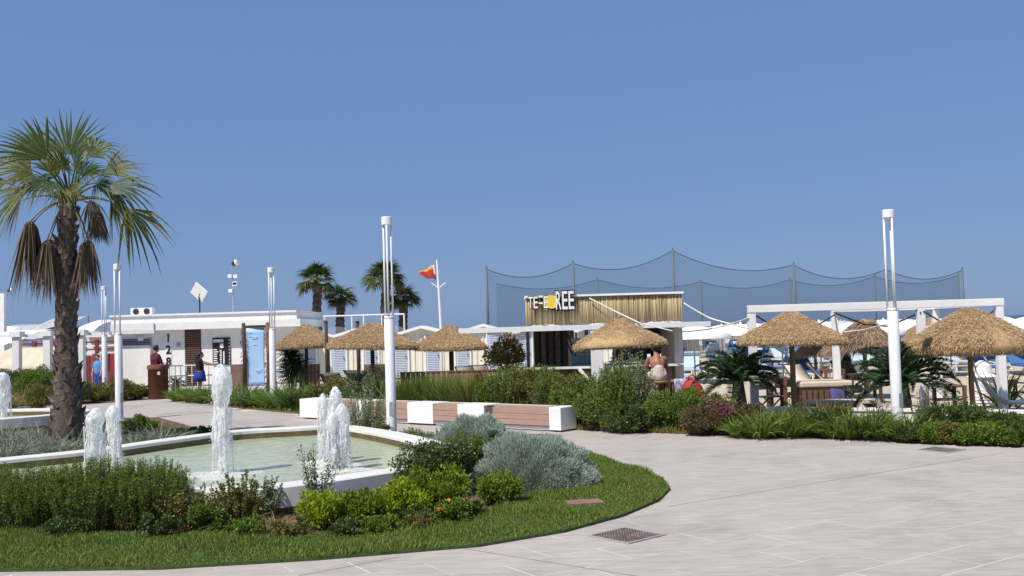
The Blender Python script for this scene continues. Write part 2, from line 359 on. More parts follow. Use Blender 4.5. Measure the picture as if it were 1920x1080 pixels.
patchy(slabm, (.235, .212, .195), .55, .50, .85); patchy(slabm, (.50, .46, .42), 1.3, .58, .78)
for (x, y) in cand[:300]:
    o = bpy.data.objects.new('slab', sme); C.objects.link(o); o.parent = pave
    o.location = (x, y, rg.uniform(.0001, .0004)); o.rotation_euler = (0, 0, ang)
far = MB()
for (x, y) in cand[300:]: far.box((x, y, .0006+rg.uniform(0, .0003)), (SL-.016, SW-.016, .001), rz=ang)
tag(far.build('far_slabs', slabm, pave), kind='stuff')
for (a, b_) in (((1252, 950), (1885, 849)), ((560, 1080), (752, 1044)), ((870, 1029), (1240, 1088))):
    p, q = G(*a), G(*b_); d = (q-p).normalized(); nn = Vector((-d.y, d.x, 0))*.0055
    mb = MB(); mb.prism([p-nn, q-nn, q+nn, p+nn], .0008, .0026); mb.build('expansion_joint', dkjoint, pave)
# drain covers
def grating(name, label, c, size, rz, fill, cells):
    t = thing(name, label, 'drain cover', (c.x, c.y, 0), rz)
    f = MB()
    for s in (-1, 1):
        f.box((s*size/2, 0, .008), (.03, size+.03, .012)); f.box((0, s*size/2, .0085), (size-.03, .03, .0125))
    f.build('frame', concrete, t)
    mb = MB(); mb.box((0, 0, .0075), (size-.03, size-.03, .006)); mb.build('cover', fill, t)
    mb = MB(); k = cells
    for i in range(k):
        for j in range(k):
            mb.box(((i-(k-1)/2)*(size-.05)/k, (j-(k-1)/2)*(size-.05)/k, .013), (.6*size/k, .25*size/k, .006), rz=rad(45 if (i+j) % 2 else -45))
    mb.build('tread_pattern', treadm, t)
covm = mat('cover_iron', (.035, .026, .022), .8, .5, 12, .4, 60, col2=(.11, .08, .065))
treadm = mat('tread_iron', (.10, .075, .06), .7, .5, 6, col2=(.36, .32, .29))
grating('drain_cover', 'square rusty patterned drain cover beside the curved lawn edge', G(1175, 1005), .53, rad(41), covm, 12)
grating('drain_cover', 'flat grey drain cover in paving near the rear shrub border', G(1764, 844), .5, rad(37), covm, 8)
# ------------------------------------------------------------------ fountain basins
def spline(pts, n=10, closed=True):
    out = []; k = len(pts)
    for i in range(k):
        p0, p1, p2, p3 = (Vector(pts[(i+j-1) % k][:2]) for j in range(4))
        for s in range(n):
            t = s/n
            out.append(.5*((2*p1)+(p2-p0)*t+(2*p0-5*p1+4*p2-p3)*t*t+(3*p1-p0-3*p2+p3)*t**3))
    return out
def offset_poly(poly, d):
    k = len(poly); out = []
    for i in range(k):
        t = (poly[(i+1) % k]-poly[i-1]).normalized(); out.append(poly[i]+Vector((-t.y, t.x))*d)
    return out
def basin(label, outer, wlev, rim=.36, top=.35):
    # outer runs counter-clockwise
    inner = offset_poly(outer, rim); k = len(outer)
    c = Vector((sum(p.x for p in outer)/k, sum(p.y for p in outer)/k, 0))
    t = thing('fountain_basin', label, 'fountain', c)
    base_o = offset_poly(outer, .16)
    def ring(a, za, b_, zb, mb):
        vs = [(p.x, p.y, za) for p in a]+[(p.x, p.y, zb) for p in b_]
        mb.add(vs, [(i, (i+1) % k, k+(i+1) % k, k+i) for i in range(k)])
    lowb = .11
    mb = MB(); ring(outer, top-.012, offset_poly(outer, .012), top, mb); ring(offset_poly(outer, .012), top, offset_poly(inner, -.012), top, mb); ring(offset_poly(inner, -.012), top, inner, top-.012, mb)
    ring(inner, top-.012, inner, top-.06, mb); ring(outer, lowb, outer, top-.012, mb); ring(base_o, lowb+.001, outer, lowb, mb)
    mb.build('coping', stone_w, t, world=True)
    mb = MB(); ring(base_o, 0, base_o, lowb+.02, mb); mb.build('plinth', concrete, t, world=True)
    mb = MB(); ring(inner, top-.06, inner, .02, mb); mb.build('inner_wall', algae, t, world=True)
    mb = MB(); ins = offset_poly(inner, -.002)
    mb.add([(p.x, p.y, wlev) for p in ins], [tuple(range(k))]); mb.build('water', water, t, world=True)
    return t
pts = [G(x, y, .35) for x, y in ((0, 858), (160, 842), (300, 823), (440, 806), (560, 799))] + [Vector((-3.66, 19.4, 0)), Vector((-3.28, 19.25, 0))] + [G(x, y, .35) for x, y in ((700, 802), (760, 812), (820, 826), (862, 842), (872, 856), (850, 868), (800, 876), (730, 886), (600, 905), (480, 917), (310, 924))] + [Vector((-5.36, 11.4, 0)), Vector((-7.0, 11.7, 0)), Vector((-9.0, 12.7, 0)), Vector((-9.8, 13.8, 0))]
pts = [Vector((p.x, p.y)) for p in pts][::-1]
basin('large leaf shaped white stone fountain basin with pale green water', spline(pts, 6), .19)
pts2 = [(x*1.094, y*1.094) for x, y in ((-9.9, 22.9), (-10.8, 24.1), (-12.6, 24.5), (-15.5, 24), (-18.5, 22), (-17, 20.0), (-13.5, 20.1), (-11, 21.3))]
basin('smaller white stone fountain basin behind the tall fan palm', spline([Vector(p) for p in pts2], 6), .19)
def jet(label, x, ytop, Y, r, seed, ybase=None, lean=0, z0=.19):
    rg = np.random.default_rng(seed); top = A(x, ytop, Y); h = top.z - z0; bx = top.x
    t = thing('fountain_jet', label, 'fountain jet', (bx, Y, z0), 0, 'foaming water jets in the basins')
    n = 22; m = 60; V = []
    ph = rg.uniform(0, 6, 8)
    for i in range(m+1):
        u = i/m
        calm = 1-max(0, min(1, (u-.62)/.22))*.75
        prof = (.42+.40*math.sin(math.pi*min(1, u*1.05)*.85)+.34*math.exp(-((u-.84)/.15)**2))*(1 if u < .88 else math.sqrt(max(0.0, 1-((u-.88)/.12)**2)))
        prof *= 1+calm*(.18*math.sin(u*13+ph[0])+.10*math.sin(u*29+ph[1]))
        cx = lean*u*u*h + .012*math.sin(u*9+ph[2]); cy = .012*math.sin(u*7+ph[3])
        for j in range(n):
            th = 2*math.pi*j/n
            q = 1+calm*(.14*math.sin(3*th+u*5+ph[4])+.11*math.sin(5*th-u*17+ph[5])+.08*math.sin(8*th+u*37+ph[6]))+rg.normal()*.035
            V.append((cx+r*prof*q*math.cos(th), cy+r*prof*q*math.sin(th), u*h))
    F = [(i*n+j, i*n+(j+1) % n, (i+1)*n+(j+1) % n, (i+1)*n+j) for i in range(m) for j in range(n)]
    link('water_column', npmesh('water_column', V, F, True), foam, t)
    # torn sheets, falling strings and drops
    mb = MB()
    for k in range(26):
        th = rg.uniform(0, 6.283); rr = r*rg.uniform(.75, 1.25); z1 = h*rg.uniform(.25, .82); L = h*rg.uniform(.15, .5)
        pp = [(lean*h*(z1/h)**2+rr*math.cos(th)+rg.normal()*.006, rr*math.sin(th)+rg.normal()*.006, max(0, z1-L*q/4)) for q in range(5)]
        mb.tube(pp, [.004, .011, .008, .012, .003], 5)
    mb.build('falling_strings', foam, t, True)
    mb = MB()
    ico = [(0, 0, 1), (1, 0, 0), (0, 1, 0), (-1, 0, 0), (0, -1, 0), (0, 0, -1)]
    for k in range(900):
        th = rg.uniform(0, 6.283); z = h*.92*rg.uniform(0, 1)**1.6; rr = r*(rg.uniform(.7, 1.35)+.5*max(0, .25-z/h)*rg.uniform(0, 6)); s = rg.uniform(.0025, .008)
        mb.add([(lean*h*(z/h)**2+rr*math.cos(th)+s*a, rr*math.sin(th)+s*b_, z+s*1.3*c) for a, b_, c in ico], [(0, 1, 2), (0, 2, 3), (0, 3, 4), (0, 4, 1), (5, 2, 1), (5, 3, 2), (5, 4, 3), (5, 1, 4)])
    tag(mb.build('drops', foam, t, True), kind='stuff')
    # churned foam at the foot
    V = []; F = []; nr = 7; ns = 28
    for i in range(nr):
        for j in range(ns):
            th = 2*math.pi*j/ns; rr = r*(.4+i*.62*(1+.25*math.sin(3*th+ph[1])+.18*math.sin(7*th+ph[2])))
            V.append((rr*math.cos(th), rr*math.sin(th)*.9, .035*math.exp(-i*.6)+.004+abs(rg.normal())*.014*(1-i/nr)))
    F = [(i*ns+j, i*ns+(j+1) % ns, (i+1)*ns+(j+1) % ns, (i+1)*ns+j) for i in range(nr-1) for j in range(ns)]
    link('foot_foam', npmesh('foot_foam', V, F, True), foam, t)
    mb = MB(); mb.cyl((0, 0, -.15), .018, .24, 10); mb.build('nozzle', dark_m, t)
    return t
Y0 = 13.2
jet('tallest foaming fountain jet, standing alone in mid basin', 414, 681, 13.9, .128, 1)
jet('short rounded fountain jet beside rosemary, farther from tallest jet', 178, 764, 13.3, .112, 2)
jet('short leaning fountain jet beside rosemary, nearer the tallest jet', 216, 759, 14.5, .095, 3, lean=-.05)
jet('tallest jet of the clustered fountain jets', 627, 724, 14.6, .092, 4)
jet('slim jet of the cluster, on the palm side', 606, 737, 14.9, .075, 5)
jet('broad jet of the cluster, on the bench side', 642, 756, 14.0, .092, 6)
jet('lowest jet of the cluster, in front of the others', 622, 772, 13.9, .07, 7)
jet('fountain jet in the smaller basin behind the palm', 6, 697, 24.4, .15, 8)
# ------------------------------------------------------------------ street lamps
def lamp_proto():
    t = thing('street_lamp', '', 'street lamp'); H = 4.2; hb = 2.34
    mb = MB(); mb.lathe([(.10, 0), (.10, hb-.01), (.094, hb), (0.001, hb)], n=28); mb.build('pole', lampw, t, True)
    mb = MB(); mb.lathe([(.165, 0), (.165, .02), (.12, .025)], n=28); mb.build('base_flange', lampw, t)
    mb = MB(); mb.box((.02, -.097, .62), (.085, .012, .26)); hd = mb.build('hatch', galv, t); mb = MB(); mb.cyl((.02, -.104, .72), .006, .006, 8); mb.build('hatch_bolt', dark_m, hd)
    mb = MB(); mb.lathe([(.1, hb-.05), (.1025, hb-.045), (.1025, hb-.03), (.1, hb-.025)], n=28); mb.build('collar_seam', galv, t)
    for k in range(3):
        a = 2*math.pi*k/3 + .55
        mb = MB(); mb.tube([(.085*math.cos(a), .085*math.sin(a), hb-.02), (.085*math.cos(a), .085*math.sin(a), H-.12)], .019, 8); mb.build('rod', lampw, t, True)
    mb = MB(); mb.lathe([(.001, H-.155), (.10, H-.155), (.108, H-.145), (.108, H-.01), (.10, H), (.001, H)], n=28); mb.build('lamp_head', lampw, t)
    mb = MB(); mb.lathe([(.001, H-.175), (.05, H-.17), (.055, H-.155)], n=16); mb.build('lens', white, t)
    return t
lp = lamp_proto()
lampdef = [((735, 829), 0, 'white street lamp behind the long bench end, beside grey shrub'), ((1684, 812), .3, 'white street lamp rising from the border beside the pergola'),
           ((224, 789), .9, 'white street lamp closest to the tall palm trunk'), ((513, 761), 1.3, 'white street lamp beside the blue banner'), ((197, 744), .5, 'white street lamp farther back by the white pergola posts')]
lampdef[0] = (lampdef[0][0], 0, 'white street lamp between the fountain and the long bench')
for i, (p, r, lab) in enumerate(lampdef):
    o = lp if i == 0 else copy_tree(lp); o.location = G(*p); o.rotation_euler = (0, 0, r); o.scale = (1, 1, (1.038, .98, .985, 1.0, 1.0)[i]); tag(o, lab, 'street lamp', 'white street lamps with open rod tops')
# ------------------------------------------------------------------ long bench
p0 = G(562, 785); p1 = G(1052, 811); dv = (p1-p0); BL = dv.length; a = math.atan2(dv.y, dv.x)
t = thing('long_bench', 'long low bench of white stone blocks and brown planks', 'bench', p0, a)
hB = .50; dB = .56
def fx(px):     # distance along bench front for a pixel column
    lo, hi = 0, BL
    for _ in range(40):
        m = (lo+hi)/2; q = p0+dv*(m/BL); c = R3.transposed() @ (q-Vector((0, 0, HC))); X = 960+FPX*c.x/-c.z
        if X < px: lo = m
        else: hi = m
    return lo
edges = [(562, 606), (668, 690), (764, 812), (858, 908), (1030, 1060)]
for (a0, a1) in edges:
    u0, u1 = fx(a0), (fx(a1) if a1 < 1052 else BL)
    mb = MB(); mb.box(((u0+u1)/2, dB/2, .035+(hB-.035)/2), (u1-u0, dB, hB-.035)); bevel(mb.build('stone_block', white, t), .012)
for (a0, a1) in ((606, 668), (690, 764), (812, 858), (908, 1030)):
    u0, u1 = fx(a0)+.004, fx(a1)-.004; L = u1-u0; c = (u0+u1)/2
    mb = MB(); mb.box((c, dB/2+.03, .06), (L, dB-.10, .07)); mb.build('footing', white, t)
    mb = MB(); mb.box((c, dB-.04, hB/2+.05), (L, .07, hB-.12)); mb.build('back_wall', white, t)
    for k in range(3):
        z = .115+.118*k
        mb = MB(); mb.box((c, .035, z+.056), (L, .03, .112)); bevel(mb.build('plank', wood_p, t), .004)
    for k in range(4):
        mb = MB(); mb.box((c, .075+.105*k+.05, hB-.03), (L, .098, .028)); bevel(mb.build('plank', wood_p, t), .004)
# ------------------------------------------------------------------ plant generators (local, base at origin)
def sph(rg, n): return nrm(rg.normal(size=(n, 3)))
def broad(rx, ry, h, n, L, seed, K=36, cr=.34, W=.55, up=.5):
    rg = np.random.default_rng(seed); d = sph(rg, K); r = rg.uniform(.35, .92, (K, 1))
    c = d*r*np.array([rx, ry, h*.42]); c[:, 2] += h*.5; m = min(rx, ry, h*.6)
    R = m*cr*rg.uniform(.6, 1.25, (K, 1)); c[:, 2] = np.maximum(c[:, 2], R[:, 0]*.6)
    i = rg.integers(0, K, n); q = sph(rg, n); P = c[i]+q*R[i]*rg.uniform(.45, 1.05, (n, 1))
    P[:, 2] = np.maximum(P[:, 2], .02)
    D = q+np.array([0, 0, up])+rg.normal(size=(n, 3))*.5
    fol = leaves(P, D, L*rg.uniform(.6, 1.3, n), L*W*rg.uniform(.7, 1.2, n), rg, .08)
    B = np.stack([rg.normal(size=K)*rx*.12, rg.normal(size=K)*ry*.12, np.zeros(K)], 1)
    return fol, twigs(B, c+q[:K]*R*.4, .008)
def sprigs(rx, ry, h, ns, per, L, W, seed, flare=1.5, low=.15, hvar=.45, wob=.06, lean=.7):
    rg = np.random.default_rng(seed); a = rg.uniform(0, 6.283, ns); r = np.sqrt(rg.uniform(0, 1, ns))
    B = np.stack([np.cos(a)*r*rx/flare, np.sin(a)*r*ry/flare, np.zeros(ns)], 1)
    hh = h*(1-hvar*rg.uniform(0, 1, ns))*(1-.35*r**3)
    T = np.stack([np.cos(a)*r*rx, np.sin(a)*r*ry, hh], 1)+rg.normal(size=(ns, 3))*[wob, wob, 0]
    t = rg.uniform(low, 1, (ns, per)); t = 1-(1-t)**1.25
    bend = (T-B)*[1, 1, 0]
    P = B[:, None]+(T-B)[:, None]*t[..., None] - bend[:, None]*(t*(1-t))[..., None]*.6
    P = P.reshape(-1, 3); ax = np.repeat(nrm(T-B), per, 0); D = sph(rg, len(P))+ax*lean
    fol = leaves(P, D, L*rg.uniform(.6, 1.3, len(P)), W*rg.uniform(.7, 1.3, len(P)), rg, .04)
    return fol, twigs(B, B+(T-B)*.97, .004)
def mound(rx, ry, h, n, L, W, seed, lump=.08):
    rg = np.random.default_rng(seed); d = sph(rg, n); d[:, 2] = np.abs(d[:, 2])
    ph = rg.uniform(0, 6, 6)
    q = 1+lump*np.sin(5*d[:, 0]+ph[0])*np.sin(6*d[:, 1]+ph[1])+lump*.7*np.sin(11*d[:, 0]+ph[2])*np.sin(9*d[:, 2]+ph[3])+lump*.5*np.sin(19*d[:, 1]+ph[4])*np.sin(17*d[:, 0]+ph[5])
    P = d*np.array([rx, ry, h])*(q*rg.uniform(.82, 1.0, n))[:, None]
    D = d*.8+np.array([0, 0, .75])+rg.normal(size=(n, 3))*.35
    fol = leaves(P, D, L*rg.uniform(.6, 1.3, n), W*rg.uniform(.7, 1.3, n), rg, .03)
    k = 120; B = np.zeros((k, 3)); return fol, twigs(B, P[:k]*.95, .005)
def tuft(r, h, n, W, bend, seed, spread=.5, ry=None, seg=4):
    rg = np.random.default_rng(seed); a = rg.uniform(0, 6.283, n); q = np.sqrt(rg.uniform(0, 1, n))
    P = np.stack([np.cos(a)*q*r, np.sin(a)*q*(ry or r), np.zeros(n)], 1)
    D = np.stack([np.cos(a)*spread*(.3+q)+rg.normal(size=n)*.2, np.sin(a)*spread*(.3+q)+rg.normal(size=n)*.2, np.ones(n)], 1)
    return blades(P, D, h*rg.uniform(.55, 1.2, n), W*rg.uniform(.7, 1.3, n), bend*rg.uniform(.3, 1.4, n), rg, seg)
def plant(name, label, cat, loc, parts, stems=None, group=None, rz=0):
    t = thing(name, label, cat, loc, rz, group)
    for nm, VF, m in parts: link(nm, npmesh(nm, *VF), m, t)
    if stems is not None: link('stems', npmesh('stems', *stems), stemm, t)
    return t
def place(px, py, z=.03): p = G(px, py, z); return p
def mpp(Y): return Y/FPX
def petals(P, L, rg, k=5):
    "small open flowers of k petals each at points P"
    n = len(P); a = rg.uniform(0, 6.283, n); out = []
    for i in range(k):
        th = a+6.283*i/k; D = np.stack([np.cos(th), np.sin(th), .4+0*th], 1)
        out.append(leaves(P, D+rg.normal(size=(n, 3))*.15, L, L*.8, rg, .05))
    V = np.concatenate([o[0] for o in out]); F = np.concatenate([o[1]+4*n*i for i, o in enumerate(out)]); return V, F
def top_points(VF, n, rg, zmin=.55):
    P = VF[0][2::4]; z = P[:, 2]; s = P[z > np.quantile(z, zmin)]; return s[rg.integers(0, len(s), n)]
# ------------------------------------------------------------------ lawn and front bed
rg = np.random.default_rng(11)
xs = np.array([p[0] for p in LAWN]); ys = np.array([p[1] for p in LAWN])
N = 330000; X = rg.uniform(xs.min(), xs.max(), N); Y = rg.uniform(ys.min(), ys.max(), N)
k = inpoly(X, Y, LAWN) & (np.abs(X) < Y*.55+.3); X, Y = X[k], Y[k]; n = len(X)
P = np.stack([X, Y, np.full(n, .029)], 1)
hN = .045+.022*np.sin(X*3.1+np.sin(Y*2.3)*2)+.014*np.sin(Y*5.7+X*1.7); hN = np.clip(hN, .028, .09)
D = np.stack([rg.normal(size=n)*.45, rg.normal(size=n)*.45, np.ones(n)], 1)
V, F = leaves(P, D, hN*rg.uniform(.6, 1.5, n), .009*rg.uniform(.7, 1.3, n), rg)
tag(link('lawn_grass', npmesh('lawn_grass', V, F), L_lawn), 'short green lawn grass in a curved strip along the paving', 'grass', kind='stuff')
# loose grass and seedlings creeping over the bed edge
def scatter_blades(name, label, poly, n, h, W, m, seed, bend=.3):
    rg = np.random.default_rng(seed); xs = [p[0] for p in poly]; ys = [p[1] for p in poly]
    X = rg.uniform(min(xs), max(xs), n); Y = rg.uniform(min(ys), max(ys), n); k = inpoly(X, Y, poly); X, Y = X[k], Y[k]; n = len(X)
    V, F = blades(np.stack([X, Y, np.full(n, .03)], 1), np.stack([rg.normal(size=n)*.5, rg.normal(size=n)*.5, np.ones(n)], 1), h*rg.uniform(.5, 1.4, n), W*rg.uniform(.7, 1.3, n), bend*rg.uniform(0, 1.5, n), rg, 3)
    return tag(link(name, npmesh(name, V, F), m), label, 'ground cover', kind='stuff')
def two(poly): return [(p.x, p.y) for p in poly]
# rosemary
for i, (px, py, w_, hh, lab) in enumerate(((40, 1003, .62, .72, 'large upright rosemary bush at the lawn corner'), (150, 1003, .60, .80, 'large upright rosemary bush below the two short fountain jets'), (248, 1000, .50, .76, 'upright rosemary bush beside the thin dark shrub'), (-90, 1000, .62, .74, 'upright rosemary bush at the outer end of its row'))):
    p = place(px, py); p.y += .45
    f, s = sprigs(w_, .5, hh, 620, 64, .034, .0075, 20+i, 1.25, .12, .38, .03)
    plant('rosemary_bush', lab, 'bush', p, [('foliage', f, L_rose)], s)
# mixed shrubs on the bed edge
p = place(345, 1002); p.y += .3
f, s = sprigs(.34, .3, .52, 90, 60, .032, .016, 31, 1.6, .1, .5, .04); plant('small_shrub', 'thin dark green shrub beside the rosemary bushes', 'shrub', p, [('foliage', f, L_olive)], s)
p = place(382, 1006); p.y += .2
f, s = broad(.20, .18, .34, 2600, .036, 32, 18); plant('small_shrub', 'small deep green leafy shrub at the lawn edge', 'shrub', p, [('foliage', f, L_green)], s)
p = place(432, 1000); p.y += .35
f, s = sprigs(.30, .28, .62, 70, 60, .034, .017, 33, 1.7, .25, .5, .03); g = tuft(.18, .42, 240, .007, .8, 34, .9)
plant('small_shrub', 'shrub with dry straw blades before the tallest jet', 'shrub', p, [('foliage', f, L_olive), ('dry_blades', g, L_straw)], s)
p = place(470, 985); p.y += .45
f, s = sprigs(.26, .24, .50, 60, 50, .03, .02, 35, 1.6, .3, .5, .03); plant('small_shrub', 'grey green shrub against the basin wall', 'shrub', p, [('foliage', f, L_sage)], s)
p = place(505, 1003); p.y += .2
plant('dry_grass_clump', 'drooping brown dry grass clump at the lawn edge', 'grass clump', p, [('blades', tuft(.16, .40, 420, .006, 1.1, 36, 1.0), L_straw)])
p = place(585, 985); p.y += .25
rg = np.random.default_rng(37); P = []; Q = []; LP = []
for k in range(11):
    a = rg.uniform(0, 6.283); d = rg.uniform(.08, .32); tp = np.array([math.cos(a)*d, math.sin(a)*d*.6, rg.uniform(.5, .95)])
    P.append([math.cos(a)*.02, math.sin(a)*.02, 0]); Q.append(tp)
    for q in range(150): LP.append(np.array(P[-1])+(tp-np.array(P[-1]))*rg.uniform(.2, 1)+rg.normal(size=3)*.018)
LP = np.array(LP); f = leaves(LP, sph(rg, len(LP))+[0, 0, .5], .03*rg.uniform(.6, 1.2, len(LP)), .015, rg, .08)
plant('sprig_shrub', 'tall open shrub of thin upright leafy sprigs before the basin', 'shrub', p, [('foliage', f, L_dark)], twigs(np.array(P), np.array(Q), .005))
# lime bushes
def lime(px, py, rx, h, seed, lab, m=None, n=4200):
    p = place(px, py); p.y += rx*.7
    f, s = broad(rx, rx*.8, h, n, .042, seed, 40, .36, .55, .8)
    plant('lime_bush', lab, 'bush', p, [('foliage', f, m or L_lime)], s)
lime(604, 998, .28, .44, 41, 'small bright yellow bush beside the thin upright sprigs')
lime(674, 994, .33, .40, 42, 'low lime bush next to the small bright yellow bush', L_limed)
lime(748, 986, .36, .46, 43, 'lime yellow bush below the basin corner', None, 4600)
lime(825, 976, .42, .54, 44, 'large lime bush with an orange flower', L_limed, 6500)
lime(930, 950, .30, .40, 45, 'lime bush at the foot of the silver mound', L_limed, 3600)
p = place(775, 990); p.y += .12
f, s = broad(.28, .15, .22, 2600, .035, 46, 20); plant('low_shrub', 'low dark green shrub under the lime bushes', 'shrub', p, [('foliage', f, L_dark)], s)
p = place(850, 984); p.y += .1
f, s = broad(.22, .14, .24, 2200, .035, 47, 20); rg = np.random.default_rng(48)
fl = petals(np.array([[-.06, -.16, .27], [-.13, -.14, .17]]), .05, rg, 6)
plant('flowering_plant', 'small plant with two orange flowers before the lime bush', 'plant', p, [('foliage', f, L_green), ('flower', fl, L_org)], s)
# dark shrub with lavender flowers
p = place(815, 942); p.y += .5
f, s = broad(.58, .46, .70, 14000, .042, 49, 60, .32); rg = np.random.default_rng(50)
fl = petals(top_points(f, 130, rg, .6), .022, rg, 5)
plant('viburnum_shrub', 'rounded dark green shrub with pale lavender flowers at basin corner', 'shrub', p, [('foliage', f, L_dark), ('flowers', fl, L_lav)], s)
p = place(868, 900); p.y += .9
f, s = sprigs(.36, .34, .62, 260, 44, .035, .010, 51, 1.3, .2, .35, .03); plant('green_shrub', 'feathery fresh green shrub behind the lavender flowered shrub', 'shrub', p, [('foliage', f, L_green)], s)
p = place(925, 905); p.y += .9
f, s = broad(.20, .2, .66, 2400, .035, 52, 26, .3); plant('green_shrub', 'narrow dark leafy shrub between the two silver mounds', 'shrub', p, [('foliage', f, L_dark)], s)
# silver santolina
p = place(1008, 925); p.y += .62
f, s = mound(.80, .62, .64, 60000, .068, .0065, 53, .13); f[0][:, 2] *= (1-.16*np.clip(f[0][:, 0], -.6, .9)); plant('silver_bush', 'large rounded silver grey bush at the lawn end', 'bush', p, [('foliage', f, L_silver)], s)
p = place(885, 860); p.y += .85
f, s = mound(.66, .5, .58, 32000, .066, .007, 54, .14); plant('silver_bush', 'silver grey bush between the basin curve and the bench', 'bush', p, [('foliage', f, L_silver)], s)
# back of basin, in front of bench
p = G(690, 826, .03)
f, s = sprigs(.46, .42, 1.12, 130, 64, .035, .014, 55, 1.6, .08, .45, .05); plant('grey_shrub', 'tall grey green shrub in front of the bench beside a lamp', 'shrub', p, [('foliage', f, L_sage)], s)
p = G(716, 832, .03); f, s = broad(.24, .2, .40, 2200, .035, 56, 20); plant('green_shrub', 'small green shrub at the foot of the bench lamp', 'shrub', p, [('foliage', f, L_olive)], s)
for i, (px, py, rx, h) in enumerate(((775, 832, .32, .30), (825, 838, .32, .36), (790, 848, .28, .26), (850, 846, .3, .34))):
    p = G(px, py, .03); f, s = sprigs(rx, .26, h, 100, 36, .032, .012, 57+i, 1.4, .1, .5, .05)
    plant('low_shrub', 'low wispy green shrub between basin rim and bench', 'shrub', p, [('foliage', f, (L_green, L_sage, L_olive, L_sage)[i])], s, 'wispy shrubs behind the basin rim')
# rusty plate in lawn
p = G(1096, 942, .05)
t = thing('rusty_cover', 'flat rusty rectangular cover set in the lawn', 'cover', (p.x, p.y, .03), rad(12))
mb = MB(); mb.box((0, 0, .022), (.42, .26, .028)); bevel(mb.build('lid', rustm, t), .006)
mb = MB(); mb.box((0, 0, .004), (.46, .30, .012)); mb.build('frame', rustm, t)
# ------------------------------------------------------------------ blue grasses and low plants round the palm
gr = [(12, 845, .55), (60, 842, .5), (100, 838, .55), (30, 822, .55), (78, 818, .6), (140, 830, .5), (155, 822, .55), (8, 806, .5), (110, 812, .45), (300, 815, .5), (255, 818, .4), (282, 806, .42), (325, 812, .35)]
for i, (px, py, h) in enumerate(gr):
    p = G(px, py+22, .03)
    plant('blue_grass_clump', 'blue grey ornamental grass clump behind the basin rim', 'grass clump', p, [('blades', tuft(.20, h*1.35, 190, .013, .5, 70+i, .75), L_blue)], None, 'blue grey grass clumps round the palm')
for i, (px, py, rx, h, m) in enumerate(((262, 808, .50, .36, L_green), (236, 815, .32, .30, L_dark), (345, 822, .42, .20, L_dark), (385, 818, .36, .22, L_dark), (215, 818, .3, .3, L_olive))):
    p = G(px, py, .03); f, s = broad(rx, .3, h, 4200, .045, 90+i, 30)
    plant('low_hedge_plant', ('bright green low shrub beside the path at the palm lamp', 'dark low shrub at the foot of the palm lamp', 'low dark edging plant along the basin rim, palm end', 'low dark edging plant along the basin rim, path end', 'olive low shrub between palm and its lamp')[i], 'shrub', p, [('foliage', f, m)], s)
scatter_blades('bed_weeds', 'thin sparse weeds over the soil round the palm', [(-13, 13.5), (-7.0, 15.2), (-5.4, 18), (-8, 23.5), (-13, 26)], 16000, .14, .010, L_olive, 5)
for i, (px, py, rx, h, m) in enumerate(((640, 1004, .22, .18, L_dark), (708, 998, .24, .18, L_green), (790, 992, .20, .16, L_olive), (880, 965, .2, .16, L_green), (545, 1004, .2, .2, L_olive), (300, 1006, .26, .26, L_dark), (120, 1008, .3, .22, L_dark), (462, 1006, .2, .22, L_green))):
    p = G(px, py, .03); f, s = broad(rx, .16, h, 1500, .032, 600+i, 16)
    plant('edging_plant', ('low dark edging plant below the bright yellow bush', 'low edging plant between two lime bushes', 'low olive edging plant below the lavender flowered shrub', 'low green edging plant beside bare mulch', 'low olive edging plant before the thin sprigs', 'low dark edging plant at the end of the rosemary', 'low dark edging plant at the foot of the rosemary', 'low green edging plant below dry straw blades')[i], 'plant', p, [('foliage', f, m)], s)
scatter_blades('dry_litter', 'fallen dry straw over the front bed soil', two([G(x, y) for x, y in ((280, 1003), (280, 940), (560, 940), (720, 925), (980, 900), (1000, 935), (700, 990))]), 5000, .10, .006, L_straw, 6, 1.2)
# ------------------------------------------------------------------ rear border planting
def border(px, base, Y, top, hw, kind, seed, lab, group=None, m=None):
    "one plant: pixel column, depth, top row and half width in pixels give its real size"
    x, zt = XZ(px, top, Y); h = max(.15, zt-.03); r = hw*mpp(Y)
    if kind == 'broad':
        f, s = broad(r*1.05, min(r, .6), h*1.14, int(4200+13000*r*h), .05, seed, 54, .34)
    elif kind == 'sprig':
        f, s = sprigs(r, min(r, .5), h*1.12, 330, 66, .05, .018, seed, 1.5, .05, .5, .06)
    elif kind == 'strap':
        f, s = tuft(r*.75, h*1.35, int(220+300*r), .026, .45, seed, .55, min(r*.75, .35)), None
    elif kind == 'reedy':
        f, s = tuft(r*.9, h*1.3, int(300+400*r), .020, .18, seed, .22, min(r*.9, .35)), None
    elif kind == 'tuft':
        f, s = tuft(r*.7, h*1.1, int(260+260*r), .013, .6, seed, .8, min(r*.7, .35)), None
    mm = m or L_green
    if group: lab = {'green_leaf': 'mid green ', 'lawn_blade': 'bright green ', 'dark_leaf': 'dark green ', 'olive_leaf': 'olive ', 'hedge_leaf': 'yellow green '}.get(mm.name, '')+lab
    t = plant('border_'+{'broad': 'shrub', 'sprig': 'shrub', 'strap': 'strap_plant', 'reedy': 'reed_clump', 'tuft': 'grass_clump'}[kind], lab, 'shrub' if kind in ('broad', 'sprig') else 'plant', (x, Y, .03), [('foliage', f, mm)], s, group)
    return t, f
sd_ = 200
